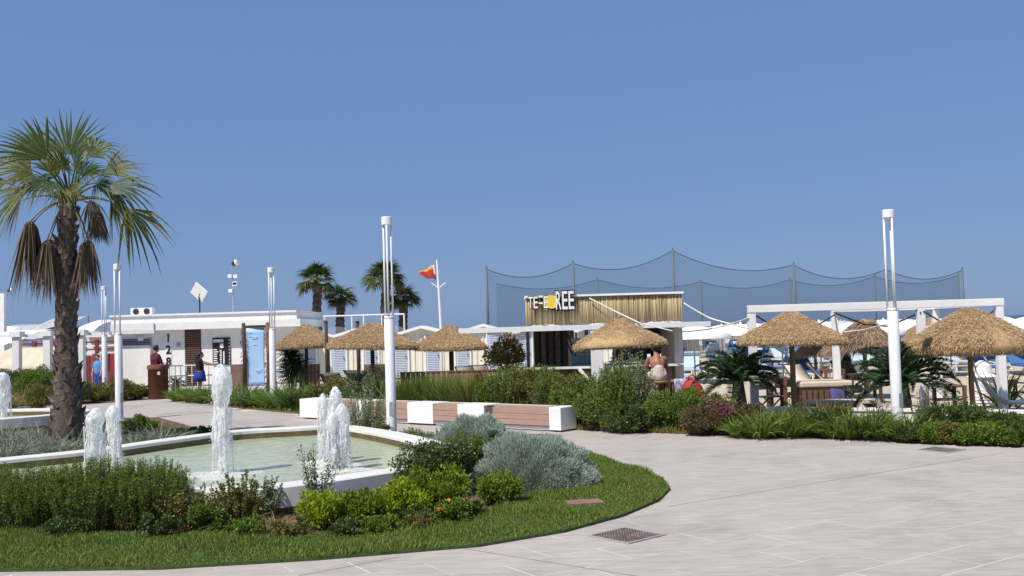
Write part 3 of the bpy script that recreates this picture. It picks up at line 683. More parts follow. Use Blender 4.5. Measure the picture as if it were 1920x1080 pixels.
# left: strap leaved plants from the bin to the bench
for i, (px, Y, top, hw) in enumerate(((338, 33.5, 726, 20), (365, 32.6, 722, 22), (392, 32, 728, 22), (420, 31, 724, 24), (448, 30.2, 722, 24), (474, 29.4, 724, 22), (500, 29.0, 728, 20), (528, 28.4, 724, 26), (556, 27.8, 722, 24), (350, 35, 722, 24), (402, 34, 720, 24), (455, 32.4, 718, 24), (540, 30.4, 714, 26), (585, 28.6, 716, 26))):
    border(px, 0, Y, top, hw, 'strap', sd_+i, 'strap leaved plant in the border below the blue banner', 'strap leaved plants of the left border', (L_green, L_lawn, L_dark)[i % 3])
for i, (px, Y, top, hw) in enumerate(((600, 27.6, 722, 24), (632, 26.8, 716, 24), (640, 28.2, 712, 26))):
    border(px, 0, Y, top, hw, 'broad', sd_+20+i, 'leafy shrub in the border behind the bench, deck chair end', 'olive shrubs behind the bench end', L_olive)
border(672, 0, 26.4, 698, 30, 'sprig', 226, 'tall grey green shrub behind the bench, beside the deck chairs', None, L_sage)
border(706, 0, 25.8, 690, 26, 'sprig', 227, 'tall grey green shrub behind the bench and its lamp', None, L_sage)
for i, px in enumerate(range(752, 905, 17)):
    border(px, 0, 25.0-(px-752)*.014, 712+(i*7) % 9, 17, 'reedy', 230+i, 'upright reedy clump in the border behind the bench', 'reedy clumps behind the bench', (L_green, L_lawn, L_olive)[i % 3])
for i, (px, Y, top, hw, m) in enumerate(((900, 23.4, 700, 32, L_olive), (945, 22.8, 696, 38, L_hedge), (990, 22.6, 692, 38, L_olive), (1030, 22, 695, 38, L_hedge), (1065, 21.5, 702, 36, L_olive), (1060, 20.9, 730, 34, L_green), (1098, 21.2, 706, 36, L_hedge), (1105, 20.2, 738, 36, L_hedge), (965, 23.6, 690, 36, L_hedge), (1012, 23.2, 690, 36, L_green), (920, 22.9, 712, 34, L_green), (1128, 20.6, 716, 30, L_hedge))):
    border(px, 0, Y, top, hw, 'sprig' if i in (1, 3, 6, 8, 9, 11) else 'broad', 250+i, ('feathery' if i in (1, 3, 6, 8, 9, 11) else 'dense')+' shrub of the hedge before the bar counter', 'hedge shrubs before the bar', m)
border(1170, 0, 20.2, 670, 54, 'sprig', 260, 'tall silvery green shrub before the bar stools', None, L_sage)
border(1150, 0, 19.8, 696, 40, 'sprig', 261, 'fresh green sprigged shrub in front of the silvery tall shrub', None, L_green)
border(1172, 0, 19.5, 752, 40, 'broad', 262, 'dark green shrub at the foot of the tall silvery shrub', None, L_dark)
border(1240, 0, 19.6, 740, 38, 'broad', 263, 'deep green shrub below the seated man', None, L_green)
border(1290, 0, 19.4, 734, 34, 'broad', 264, 'green shrub below the red bag', None, L_green)
rg = np.random.default_rng(5)
t, f = border(1340, 0, 19.3, 742, 34, 'broad', 265, 'shrub with small white flowers below the sago palm beside bar', None, L_olive)
link('flowers', npmesh('flowers', *petals(top_points(f, 90, rg, .5), .025, rg, 5)), L_whitep, t)
border(1310, 0, 18.7, 766, 32, 'broad', 266, 'reddish brown shrub at the paving edge', None, L_red)
t, f = border(1352, 0, 18.7, 758, 30, 'broad', 267, 'reddish shrub with magenta flowers', None, L_red)
link('flowers', npmesh('flowers', *petals(top_points(f, 120, rg, .55), .032, rg, 5)), L_pink, t)
t, f = border(1405, 0, 18.9, 762, 26, 'broad', 268, 'small reddish shrub beside the magenta flowers', None, L_red)
for i, (px, Y, top, hw) in enumerate(((1392, 18.2, 782, 26), (1425, 18.0, 770, 26), (1455, 18.4, 764, 26), (1480, 18.0, 768, 26), (1508, 18.2, 766, 24), (1440, 19.0, 758, 26), (1560, 17.7, 776, 24), (1588, 17.5, 772, 24), (1622, 17.4, 766, 24), (1655, 17.2, 776, 24), (1702, 17.0, 772, 24), (1735, 16.9, 780, 24), (1640, 18.2, 762, 26), (1540, 18.6, 760, 24))):
    border(px, 0, Y, top, hw, 'strap', 270+i, 'bushy strap leaved plant in the border below the pergola', 'strap leaved plants below the pergola', (L_green, L_lawn, L_dark)[i % 3])
for i, (px, Y, top, hw, m) in enumerate(((1535, 17.8, 772, 26, L_dark), (1570, 18.6, 760, 24, L_olive), (1760, 17.2, 764, 34, L_dark), (1800, 17.0, 758, 34, L_dark), (1775, 16.4, 796, 30, L_olive), (1835, 16.6, 772, 34, L_dark), (1850, 16.1, 792, 32, L_green), (1880, 16.4, 776, 32, L_dark), (1912, 16.0, 784, 32, L_dark), (1815, 16.2, 800, 32, L_green), (1940, 15.8, 790, 34, L_dark), (1890, 15.9, 806, 30, L_green), (1745, 16.5, 800, 26, L_green), (1700, 16.7, 802, 24, L_dark))):
    border(px, 0, Y, top, hw, 'broad', 290+i, 'leafy shrub in the border below the thick thatched parasol', 'leafy shrubs below the thick thatch parasol', m)
for i, (px, Y, top) in enumerate(((1500, 19.2, 740), (1525, 19.0, 738), (1545, 19.1, 742), (1590, 18.8, 726), (1645, 18.4, 735), (1720, 18.2, 732), (1770, 18, 728), (1850, 17.6, 738))):
    x, zt = XZ(px, top, Y); f, s = sprigs(.22, .16, zt, 26, 22, .035, .018, 310+i, 2.2, .35, .5, .08)
    plant('twiggy_shrub', 'bare twiggy shrub rising above the low white wall', 'shrub', (x, Y, .03), [('foliage', f, L_olive if i % 2 else L_red)], s, 'twiggy shrubs along the low wall')
edge = [(1.2, 20.3), (3.38, 18.85), (5.19, 18.05), (6.59, 16.7), (8.08, 15.7), (9, 15.1), (9.6, 16.2), (6.9, 17.6), (4, 19.6), (1.5, 21)]
scatter_blades('border_ground_cover', 'low grassy ground cover along the paving edge of the border', edge, 42000, .16, .014, L_olive, 7, .5)
scatter_blades('border_weeds', 'thin grassy ground cover along the path edge of the left border', [(-14.3, 37.6), (-11.7, 34.3), (-8.3, 29.6), (-5.7, 26.5), (-6.5, 29), (-9, 33), (-12, 37.5)], 22000, .18, .018, L_green, 8, .5)
# left bed by the white building
for i, (px, Y, top, hw, kind, m, lab) in enumerate((
    (15, 34.5, 692, 34, 'broad', L_dark, 'dark green bush before the beige awning'), (60, 34.2, 690, 36, 'broad', L_green, 'green bush before the white pergola posts'),
    (45, 33, 706, 34, 'tuft', L_straw, 'golden dry grass clump before the dark bushes'), (10, 32, 716, 26, 'tuft', L_straw, 'golden dry grass clump beside the far jet'),
    (75, 31, 726, 30, 'broad', L_olive, 'olive bush beside the palm trunk'), (165, 35.5, 678, 20, 'tuft', L_olive, 'tall pale grass between palm and lamps'),
    (185, 34.5, 722, 32, 'broad', L_olive, 'brownish low bush at the foot of the far lamp'), (232, 34.8, 714, 34, 'broad', L_olive, 'low round bush between lamp and rusty bin'), (258, 35.2, 724, 22, 'broad', L_dark, 'small dark bush beside the rusty bin'), (150, 33.5, 716, 24, 'broad', L_dark, 'dark low bush directly behind the palm trunk'), (100, 35.5, 694, 30, 'broad', L_green, 'green bush behind the palm trunk'))):
    border(px, 0, Y, top, hw, kind, 330+i, lab, None, m)
# ------------------------------------------------------------------ fan palm
def fan_leaf(hub, axis, nv, R, nseg=30, spread=rad(118), droop=.25, fold=.25, rg=None):
    hub = np.array(hub, float); axis = np.array(axis, float); axis /= np.linalg.norm(axis)
    nv = np.array(nv, float); nv -= axis*nv.dot(axis); nv /= np.linalg.norm(nv); side = np.cross(axis, nv)
    Vs = []; Fs = []; b = 0; dth = 2*spread/nseg
    ts = [.03, .25, .48, .68, .86, 1.0]; ws = [.9, 1.0, 1.0, .62, .32, .04]
    for i in range(nseg):
        th = -spread+dth*(i+.5); d = math.cos(th)*axis+math.sin(th)*side+nv*fold*abs(math.sin(th))**1.5
        d /= np.linalg.norm(d); tang = np.cross(d, nv); tang /= np.linalg.norm(tang)
        L = R*(.74+.26*math.cos(th*.8))*rg.uniform(.88, 1.08); dr = droop*rg.uniform(.7, 2.4); tw = rg.normal()*.05
        for t, wv in zip(ts, ws):
            c = hub+d*L*t+tang*tw*L*t*t; c = c+np.array([0, 0, -1.0])*dr*L*max(0, t-.42)**1.6*2.0
            hw = L*min(t, .48)*math.tan(dth/2)*wv; 
            Vs += [c-tang*hw, c+nv*hw*.55, c+tang*hw]
        m = len(ts)
        for s in range(m-1):
            q = b+3*s; Fs += [(q, q+1, q+4, q+3), (q+1, q+2, q+5, q+4)]
        b += 3*m
    return np.array(Vs), np.array(Fs)
def tubenp(pts, rs, n=5):
    mb = MB(); mb.tube(pts, rs, n, cap=False); return np.array([tuple(v) for v in mb.v]), np.array(mb.f)
PY = 19.0; pb = G(126, 846); pb = Vector((A(126, 846, PY).x, PY, .03))
palm = thing('fan_palm', 'tall fan palm with shaggy trunk and drooping dry fronds', 'palm tree', pb)
def PL(px, py, dy=0): p = A(px, py, PY+dy); return Vector((p.x-pb.x, dy, p.z-.03))
tr_pts = [PL(126, y) for y in (846, 800, 740, 680, 600, 540, 470, 410, 385)]
tr_r = [.40, .33, .255, .215, .20, .19, .175, .15, .10]
tr_r = [r*.92 for r in tr_r]
tr_pts = [Vector((p.x+ox*.01027, p.y, p.z)) for p, ox in zip(tr_pts, (0, 0, 0, 0, -2, -2, -2, 2, 4))]
mb = MB(); mb.tube(tr_pts, tr_r, 24); mb.build('trunk', trunkm, palm, True)
# old leaf bases: pointed scales in a spiral up the trunk
bm_ = MB(); bm_.add([(-.055, 0, -.02), (.055, 0, -.02), (.04, -.045, .09), (0, -.085, .19), (-.04, -.045, .09), (0, -.05, .0), (0, .02, .1)],
                    [(0, 5, 4), (5, 1, 2), (5, 2, 3), (5, 3, 4), (0, 4, 6), (1, 6, 2), (4, 3, 6), (2, 6, 3), (0, 6, 1), (0, 1, 5)])
bme = bm_.mesh('leaf_base'); bme.materials.append(bootm)
rg = np.random.default_rng(77)
def trunk_at(u):
    k = u*(len(tr_pts)-1); i = min(int(k), len(tr_pts)-2); f = k-i
    return tr_pts[i].lerp(tr_pts[i+1], f), tr_r[i]*(1-f)+tr_r[i+1]*f
for k in range(250):
    u = .02+.93*(k/250); c, r = trunk_at(u); th = k*2.39996
    o = link('leaf_base', bme, None, palm, c+Vector((math.cos(th)*r*.93, math.sin(th)*r*.93, 0)), (rg.normal()*.15-.1, rg.normal()*.35, th+math.pi/2), (1.15+rg.uniform(-.3, .3), .8+rg.uniform(-.4, .5), 1.0+rg.uniform(-.3, .4)))
HUBC = PL(130, 376)
def add_frond(hx, hy, tx, ty, dy, dtip, m, R=None, droop=.25, fold=.25, spread=82, dead=False, face=-1.0):
    hub = PL(hx, hy, dy); tip = PL(tx, ty, dy+dtip); ax = tip-hub; R = R or ax.length
    mid = (HUBC+hub)/2+Vector((0, 0, .10+.10*abs(hub.x)))
    if dead: mid = HUBC+(hub-HUBC)*.55+Vector((0, 0, .22))
    st = HUBC+Vector((hub.x*.08, dy*.15, 0))
    ps = [st*(1-t)**2+mid*2*t*(1-t)+hub*t*t for t in (0, .17, .33, .5, .67, .83, 1)]
    if dead:
        g = NP(); k = 110; a_ = rg.uniform(0, 6.283, k); q = np.sqrt(rg.uniform(0, 1, k)); P = np.array(hub)[None]+np.stack([np.cos(a_)*q*.10, np.sin(a_)*q*.09, -.10*q*q+.02], 1)
        D = np.stack([np.cos(a_)*q*.20, np.sin(a_)*q*.2, -np.ones(k)], 1)+np.array([ax.x, 0, 0])*.25+rg.normal(size=(k, 3))*.05
        g.add(*blades(P, D, R*rg.uniform(.5, 1.0, k), .034, .05, rg, 4)); V2, F2 = tubenp(ps, [.03, .024, .019, .016, .014, .012, .02]); g.add(V2, F2)
        return link('frond', g.mesh('frond'), m, palm)
    nv = Vector((0, face, .45)) if abs(ax.normalized().y) < .8 else Vector((0, .2, 1))
    g = NP(); V, F = fan_leaf(hub, ax, nv, R, max(12, int(spread*.34)), rad(spread), droop, fold, rg); g.add(V, F)
    V2, F2 = tubenp(ps, [.03, .024, .019, .016, .014, .012, .009]); g.add(V2, F2)
    o = link('frond', g.mesh('frond'), m, palm); return o
G1, G2, G3 = L_palm, L_palmy, L_palmd
for a in ((128, 292, 134, 196, .25, .15, G1, None, .06, .12, 74), (88, 298, 6, 222, -.1, -.1, G1, None, .12, .3, 52), (58, 318, -30, 262, .3, .3, G1, None, .2, .3, 50), (64, 326, -10, 322, -.5, -.4, G2, None, .25, .3, 60),
          (166, 296, 220, 246, .1, .1, G1, .9, .55, .3, 56), (194, 326, 278, 288, .0, .1, G2, None, .22, .35, 44), (206, 346, 292, 384, -.2, -.1, G1, None, .25, .35, 50),
          (236, 390, 300, 470, .1, 0, G2, None, .30, .5, 44), (94, 322, 84, 270, -.7, -.6, G2, .55, .2, .2, 80), (98, 340, 50, 366, -.75, -.5, G1, .62, .25, .3, 70), (54, 358, -30, 392, -.1, 0, G2, None, .35, .4, 44),
          (14, 338, -50, 380, .3, .2, G2, None, .45, .4, 46), (168, 374, 190, 440, -.3, -.1, G3, .62, .3, .5, 40), (118, 356, 104, 396, -.7, -.2, G2, .42, .3, .4, 60),
          (112, 306, 70, 236, .6, .5, G1, .9, .12, .3, 50), (150, 304, 190, 236, .7, .5, G1, .85, .2, .3, 50), (180, 350, 236, 366, .8, .5, G2, .7, .3, .3, 46), (40, 376, 2, 430, .4, .1, G3, .62, .35, .5, 40), (208, 378, 244, 430, .5, .2, G2, .62, .35, .5, 40),
          (162, 326, 200, 316, -.7, -.5, G1, .55, .3, .35, 70), (120, 318, 112, 262, -.45, -.5, G1, .72, .15, .25, 78), (142, 314, 166, 262, -.45, -.5, G1, .7, .2, .25, 74), (80, 342, 22, 350, -.4, -.3, G1, .7, .3, .3, 58), (178, 344, 226, 338, -.5, -.4, G1, .7, .3, .3, 56), (110, 330, 64, 310, .5, .4, G1, .75, .2, .3, 70), (150, 330, 190, 300, .5, .4, G1, .75, .2, .3, 70), (132, 346, 150, 380, -.6, -.3, G2, .45, .35, .4, 60), (72, 300, 20, 250, .1, .1, G1, .8, .2, .3, 54)):
    add_frond(*a)
for a in ((56, 416, 52, 530, -.15, 0, G3, 1.48, .1, .5, 24, True), (60, 420, 64, 520, .0, 0, G3, 1.1, .1, .5, 22, True), (88, 452, 88, 560, -.28, 0, G3, 1.1, .1, .5, 24, True), (94, 450, 104, 560, -.1, 0, G3, 1.3, .1, .5, 22, True), (160, 455, 162, 560, -.15, 0, G3, 1.12, .1, .5, 24, True), (166, 452, 168, 540, .15, 0, G3, .95, .1, .5, 20, True), (130, 450, 130, 560, .22, 0, G3, 1.0, .05, .4, 18, True), (182, 398, 188, 450, -.1, 0, G3, .62, .2, .5, 34, True), (180, 395, 176, 440, .2, 0, G3, .6, .2, .5, 34, True)):
    add_frond(*a)
# ------------------------------------------------------------------ far palms
rg = np.random.default_rng(90); ffm = []
for k in range(4):
    g = NP(); V, F = fan_leaf((.75, 0, .12), (1, 0, -.05), (0, 0, 1), .85, 16, rad(100), .35, .2, rg); g.add(V, F)
    V, F = tubenp([(0, 0, 0), (.4, 0, .1), (.78, 0, .12)], [.03, .02, .012], 4); g.add(V, F); me = g.mesh('frond'); ffm.append(me)
for i in range(3): ffm[i].materials.append(L_palm)
ffm[3].materials.append(L_palmy)
ffd = ffm[3].copy(); ffd.materials.clear(); ffd.materials.append(L_palmd)
def far_palm(px, ytop, ycrown, Y, R, lab, seed):
    rg = np.random.default_rng(seed); c = A(px, ycrown, Y)
    t = thing('far_palm', lab, 'palm tree', (c.x, Y, 0), 0, 'palms behind the beach huts')
    mb = MB(); k = 26; mb.tube([(.05*math.sin(j*.3), 0, c.z*j/k) for j in range(k+1)], [(.33-.07*j/k)*(1+.09*(-1)**j) for j in range(k+1)], 12); mb.build('trunk', trunkm, t)
    for q in range(46):
        el = math.asin(rg.uniform(-.55, 1)); az = q*2.4; dead = el < -.35
        link('frond', ffd if dead else ffm[q % 4 if el < .3 else q % 3], None, t, (0, 0, c.z), (rg.normal()*.3, -el, az), (R*rg.uniform(.85, 1.1),)*3)
far_palm(594, 487, 532, 60, .92, 'taller palm of the pair standing nearer the blue banner', 1)
far_palm(638, 527, 562, 62, .74, 'shorter palm of the pair standing nearer the blue banner', 2)
far_palm(722, 487, 528, 60, .98, 'taller palm of the pair behind the bench lamp', 3)
far_palm(756, 530, 566, 62, .80, 'shorter palm of the pair behind the bench lamp', 4)
# ------------------------------------------------------------------ sago palms (cycads) and spiky plants
def cycad_frond(L, rise, droop, rg, n=46):
    g = NP(); ts = np.linspace(0, 1, 12); f = lambda t: np.array([L*(t*(1-.12*t)), 0*t, L*(rise*t-droop*t*t)]).T
    V, F = tubenp([tuple(f(t)) for t in ts], [.012*(1-.8*t) for t in ts], 4); g.add(V, F)
    t = np.repeat(np.linspace(.12, .99, n), 2); s = np.tile([1, -1], n); P = f(t)
    D = np.stack([np.full(2*n, .62), s*.85, np.full(2*n, .22)], 1)+rg.normal(size=(2*n, 3))*.05
    g.add(*leaves(P, D, L*.20*np.sin(np.pi*np.clip(t*.86+.12, 0, 1))**.7, .026, rg, .0)); return g.mesh('frond')
rg = np.random.default_rng(60); cyf = [cycad_frond(1.0, r, d, rg) for r, d in ((.55, .62), (.35, .62), (.8, .7))]
for m_ in cyf: m_.materials.append(L_cycad)
def cycad(px, py, Y, R, lab, seed, zc=.55, nf=46):
    rg = np.random.default_rng(seed); p = A(px, py, Y)
    t = thing('sago_palm', lab, 'sago palm', (p.x, Y, 0)); zc = p.z
    mb = MB(); mb.tube([(0, 0, 0), (0, 0, zc*.5), (0, 0, zc+.03)], [.16, .17, .11], 12); mb.build('trunk', trunkm, t, True)
    for q in range(nf):
        u = q/nf; el = -.3+1.45*u
        link('frond', cyf[q % 3], None, t, (0, 0, zc), (rg.normal()*.12, -el*.9, q*2.39996+rg.normal()*.1), (R*rg.uniform(.88, 1.08)*(1-.12*u),)*3)
cycad(1384, 716, 20.8, 1.08, 'dark green sago palm beside the bar', 1)
cycad(1692, 720, 20.4, 1.25, 'dark green sago palm behind the pergola lamp', 2)
cycad(330, 722, 40.5, .55, 'small dark sago palm at the foot of the white railing', 3, nf=26)
def spiky(px, ytop, ybot, Y, lab):
    top = A(px, ytop, Y); rg = np.random.default_rng(61)
    t = thing('yucca', lab, 'yucca', (top.x, Y, 0)); fol = NP(); P = []
    for k in range(9):
        a = k*2.4; r = .28*(k/9); z = top.z*(.45+.45*((k*5) % 9)/9)-.2; c = np.array([math.cos(a)*r, math.sin(a)*r, z]); P.append(c)
        d = sph(rg, 95); d[:, 2] = d[:, 2]*.8+.25
        fol.add(*blades(np.repeat(c[None], 95, 0), d, .62*rg.uniform(.7, 1.1, 95), .035, .25, rg, 3))
    link('foliage', fol.mesh('foliage'), L_cycad, t); P = np.array(P)
    link('stems', npmesh('stems', *twigs(P*[.3, .3, 0], P, .035)), stemm, t)
spiky(545, 632, 720, 33, 'dark spiky yucca between the blue banner and thatched parasols')
# small olive coloured tree by the bar
p = A(950, 640, 25.0)
t = thing('small_tree', 'small tree with orange brown leaves beside the bar counter', 'tree', (p.x, 25.0, 0))
f, s = broad(.58, .45, 1.05, 3800, .07, 62, 30, .34); f = (f[0]+np.array([0, 0, .95]), f[1])
link('crown', npmesh('crown', *f), leafmat('tree_leaf', [(.17, .17, .05), (.26, .23, .07), (.45, .29, .11), (.13, .16, .045), (.38, .22, .09)], .3), t)
mb = MB(); mb.tube([(0, 0, 0), (.03, 0, .5), (-.04, .02, 1.0), (.05, 0, 1.5)], [.055, .05, .04, .02], 8)
for k in range(9):
    a = k*2.4; mb.tube([(-.02, .01, .8+.05*k), (.25*math.cos(a), .2*math.sin(a), 1.2+.04*k), (.42*math.cos(a), .36*math.sin(a), 1.45+.04*k)], [.025, .016, .006], 6)
mb.build('trunk', wood_d, t, True)
# ------------------------------------------------------------------ thatched parasols
def thatch_meshes(prof, n, L, W, seed, jit=.25, hem=420, wobble=.02):
    "prof: list of (radius, z) from apex to hem"
    rg = np.random.default_rng(seed); pr = np.array(prof, float); ph = rg.uniform(0, 6, 4)
    wob = lambda th, i: wobble*(math.sin(3*th+ph[0])+.7*math.sin(7*th+ph[1]))*(pr[i, 0]/pr[-1, 0])
    mb = MB(); low = [(pr[-1, 0]-.02, pr[-1, 1]-.03), (pr[-1, 0]*.93, pr[-1, 1]+.0), (.04, pr[0, 1]-.10)]
    mb.lathe([tuple(p) for p in prof], n=40); mb.lathe(low, n=40); base = mb.mesh('thatch_base', True)
    seg = np.linalg.norm(np.diff(pr, axis=0), axis=1); area = seg*(pr[1:, 0]+pr[:-1, 0]); cum = np.cumsum(area)/area.sum()
    i = np.searchsorted(cum, rg.uniform(0, 1, n)); f = rg.uniform(0, 1, n); r = pr[i, 0]*(1-f)+pr[i+1, 0]*f; z = pr[i, 1]*(1-f)+pr[i+1, 1]*f
    th = rg.uniform(0, 6.283, n); dr = (pr[i+1]-pr[i])/seg[i][:, None]
    q = 1+wobble*(np.sin(3*th+ph[0])+.7*np.sin(7*th+ph[1]))*(r/pr[-1, 0])
    er = np.stack([np.cos(th), np.sin(th), 0*th], 1); ez = np.array([0, 0, 1.0])
    nv = er*(-dr[:, 1])[:, None]+ez*dr[:, 0][:, None]
    P = er*(r*q)[:, None]+ez*z[:, None]+nv*rg.uniform(-.004, .018, n)[:, None]
    D = er*dr[:, 0][:, None]+ez*dr[:, 1][:, None]+rg.normal(size=(n, 3))*jit*(1-.75*np.abs(nv))+nv*.06
    g = NP(); g.add(*leaves(P, D, L*rg.uniform(.5, 1.3, n), W*rg.uniform(.7, 1.3, n), rg, .02))
    th = rg.uniform(0, 6.283, hem*6); k = len(th); er = np.stack([np.cos(th), np.sin(th), 0*th], 1)
    P = er*(pr[-1, 0]*rg.uniform(.93, 1.01, k))[:, None]+ez*(pr[-1, 1]+rg.uniform(.0, .05, k))[:, None]
    D = er*.1+np.array([0, 0, -1.0])+rg.normal(size=(k, 3))*.3
    g.add(*leaves(P, D, L*rg.uniform(.35, .9, k), W, rg, .02))
    return base, g.mesh('straw')
prof_a = [(.02, .62), (.08, .61), (.16, .575), (.26, .51), (.42, .41), (.62, .295), (.82, .19), (.95, .11), (1.02, .05), (1.045, -.01), (1.03, -.05)]
tb_a, ts_a = thatch_meshes(prof_a, 30000, .075, .010, 1, .5, 500, .012)
prof_b = [(.02, .72), (.12, .71), (.25, .65), (.45, .53), (.66, .41), (.86, .28), (.99, .17), (1.05, .05), (1.04, -.03), (.99, -.08)]
tb_b, ts_b = thatch_meshes(prof_b, 38000, .085, .010, 2, .6, 700, .025)
prof_c = [(.02, .70), (.15, .66), (.35, .55), (.6, .38), (.85, .2), (1.0, .05)]
tb_c, ts_c = thatch_meshes(prof_c, 4200, .34, .028, 3, .22, 130, .04)
for m_ in (tb_a, tb_b, tb_c): m_.materials.append(thatch_b)
for m_ in (ts_a, ts_b): m_.materials.append(thatch)
ts_c.materials.append(frondthatch)
def parasol(kind, px, ytop, yhem, Y, wpx, lab, polem=None, polex=None, group=None):
    base, straw = {'a': (tb_a, ts_a), 'b': (tb_b, ts_b), 'c': (tb_c, ts_c)}[kind]; zt = {'a': .62, 'b': .72, 'c': .70}[kind]; zb = {'a': -.06, 'b': -.08, 'c': -.18}[kind]
    top = A(px, ytop, Y); hem = A(px, yhem, Y); s = wpx*mpp(Y)/2/1.06; sz = (top.z-hem.z)/(zt-zb); z0 = hem.z-zb*sz
    t = thing('thatched_parasol', lab, 'parasol', (top.x, Y, 0), random.Random(px).uniform(0, 6), group)
    q_ = random.Random(px+1); tl_ = (q_.uniform(-.035, .035), q_.uniform(-.035, .035), 0)
    link('canopy', base, None, t, (0, 0, z0), tl_, (s, s, sz)); o = link('straw', straw, None, t, (0, 0, z0), tl_, (s, s*q_.uniform(.96, 1.04), sz)); tag(o, kind='stuff')
    mb = MB(); mb.tube([(0, 0, 0), (.01, .01, z0*.5), (0, 0, z0+zt*sz*.8)], .055, 10); mb.build('pole', polem or wood_o, t, True)
    for k in range(6):
        a = k*math.pi/3+.2
        mb = MB(); mb.tube([(.04*math.cos(a), .04*math.sin(a), z0+.55*sz), (.93*s*math.cos(a), .93*s*math.sin(a), z0+.035*sz)], .018, 6); mb.build('rib', wood_o, t)
    return t
parasol('a', 574, 609, 652, 33, 116, 'thatched parasol beside the dark spiky yucca', wood_d)
parasol('a', 697, 606, 653, 26.5, 166, 'thatched parasol behind the bench lamp', wood_d)
parasol('a', 844, 611, 654, 29, 134, 'thatched parasol before the white huts, on a thick dark post', wood_d)
parasol('a', 1161, 598, 651, 21.6, 174, 'thatched parasol standing before the bar with the seated man')
parasol('a', 1482, 585, 645, 20.2, 196, 'wide thatched parasol beneath the pergola beam near sago palm')
parasol('b', 1816, 580, 662, 20.0, 216, 'thick shaggy thatched parasol at the pergola end')
parasol('c', 1618, 598, 668, 27, 116, 'ragged greyish frond parasol behind the pergola lamp')
parasol('a', 1742, 597, 628, 36, 92, 'small distant thatched parasol behind the thick shaggy one')
parasol('c', 1528, 634, 672, 36, 74, 'low ragged frond parasol between the pergola posts')
parasol('a', 1712, 618, 644, 34, 50, 'tiny brown thatched parasol beside a pergola post')
# ------------------------------------------------------------------ text helper
def text_mesh(s, size, ext, offset=0, bold=.0):
    c = bpy.data.curves.new('lettering', 'FONT'); c.body = s; c.size = size; c.extrude = ext; c.offset = offset+bold; c.align_x = 'CENTER'
    o = bpy.data.objects.new('tmp', c); C.objects.link(o); bpy.context.view_layer.update()
    me = bpy.data.meshes.new_from_object(o.evaluated_get(bpy.context.evaluated_depsgraph_get())); bpy.data.objects.remove(o); bpy.data.curves.remove(c)
    return me
def letters(name, s, m, parent, loc, size, ext=.01, bold=0.0, sx=1):
    me = text_mesh(s, size, ext, 0, bold); me.materials.clear(); return link(name, me, m, parent, loc, (math.pi/2, 0, 0), (sx, 1, 1))
# ------------------------------------------------------------------ beach bar
BY = 24.0; bl = A(985, 700, BY).x; br = A(1281, 700, BY).x; bo = Vector(((bl+br)/2, BY, 0))
t = thing('beach_bar', 'open beach bar with reed fascia, white roof slab and counter', 'bar', bo); bar = t
def bw(px0, px1, py0, py1, y0, y1, mb, Yref=BY):
    x0, z1 = XZ(px0, py0, Yref); x1, _ = XZ(px1, py0, Yref); _, z0 = XZ((px0+px1)/2, py1, Yref); _, z1 = XZ((px0+px1)/2, py0, Yref)
    mb.box(((x0+x1)/2, (y0+y1)/2, (z0+z1)/2), (x1-x0, y1-y0, z1-z0)); return mb
roofz = A(1130, 612, BY).z
mb = MB(); x0 = A(862, 618, BY).x; x1 = A(1325, 606, BY).x; mb.box(((x0+x1)/2, BY+1.2, roofz), (x1-x0, 3.4, .085)); bevel(mb.build('roof_slab', white, t, world=True), .01)
mb = MB(); mb.box(((x0+x1)/2, BY-.52, roofz-.01), (x1-x0-.02, .03, .12)); mb.build('gutter', lampw, t, world=True)
rx0 = A(988, 600, BY).x; rx1 = A(1280, 600, BY).x; rz1 = A(1134, 556, BY).z; rz0 = A(1134, 606, BY).z
mb = MB(); mb.box(((rx0+rx1)/2, BY+.75, (rz0+rz1)/2), (rx1-rx0-.06, 1.34, rz1-rz0-.03)); mb.build('fascia_core', wood_d, t, world=True)
mb = MB(); rg = np.random.default_rng(8); x = rx0
while x < rx1:
    r = rg.uniform(.010, .018); mb.tube([(x, BY+.045+rg.uniform(-.01, .01), rz0+rg.uniform(-.02, .03)), (x+rg.normal()*.008, BY+.045+rg.uniform(-.01, .01), rz1+rg.uniform(-.01, .03))], r, 5); x += r*1.75
yy = BY+.06
while yy < BY+1.4:
    r = rg.uniform(.010, .018)
    for xe in (rx0, rx1): mb.tube([(xe, yy, rz0), (xe, yy, rz1)], r, 5)
    yy += r*1.8
tag(mb.build('reed_cladding', reed, t, True, world=True), kind='stuff')
mb = MB(); mb.box(((rx0+rx1)/2+.0, BY+.72, rz1+.045), (rx1-rx0+.08, 1.5, .05)); mb.build('fascia_capping', white, t, world=True)
for px in (1116, 1276):
    xx = A(px, 650, BY).x; mb = MB(); mb.box((xx, BY-.42 if px < 1200 else BY+.2, roofz/2-.04), (.28 if px < 1200 else .16, .2, roofz-.09)); bevel(mb.build('post', white, t, world=True), .01)
cz = 1.14
mb = MB(); xa = A(972, 690, BY).x; xb = A(1106, 690, BY).x; mb.box(((xa+xb)/2, BY+.05, cz), (xb-xa, .5, .05)); mb.build('counter_top', white, t, world=True)
mb = MB(); xc = A(1127, 690, BY).x; xd = A(1280, 690, BY).x; mb.box(((xc+xd)/2, BY+.05, cz+.002), (xd-xc, .5, .05)); mb.build('counter_top', white, t, world=True)
mb = MB(); x = xa+.04; 
while x < xd:
    r = rg.uniform(.014, .022); mb.tube([(x, BY+.12, .03), (x, BY+.12, cz-.03)], r, 5); x += r*1.8
tag(mb.build('counter_reeds', reed, t, True, world=True), kind='stuff')
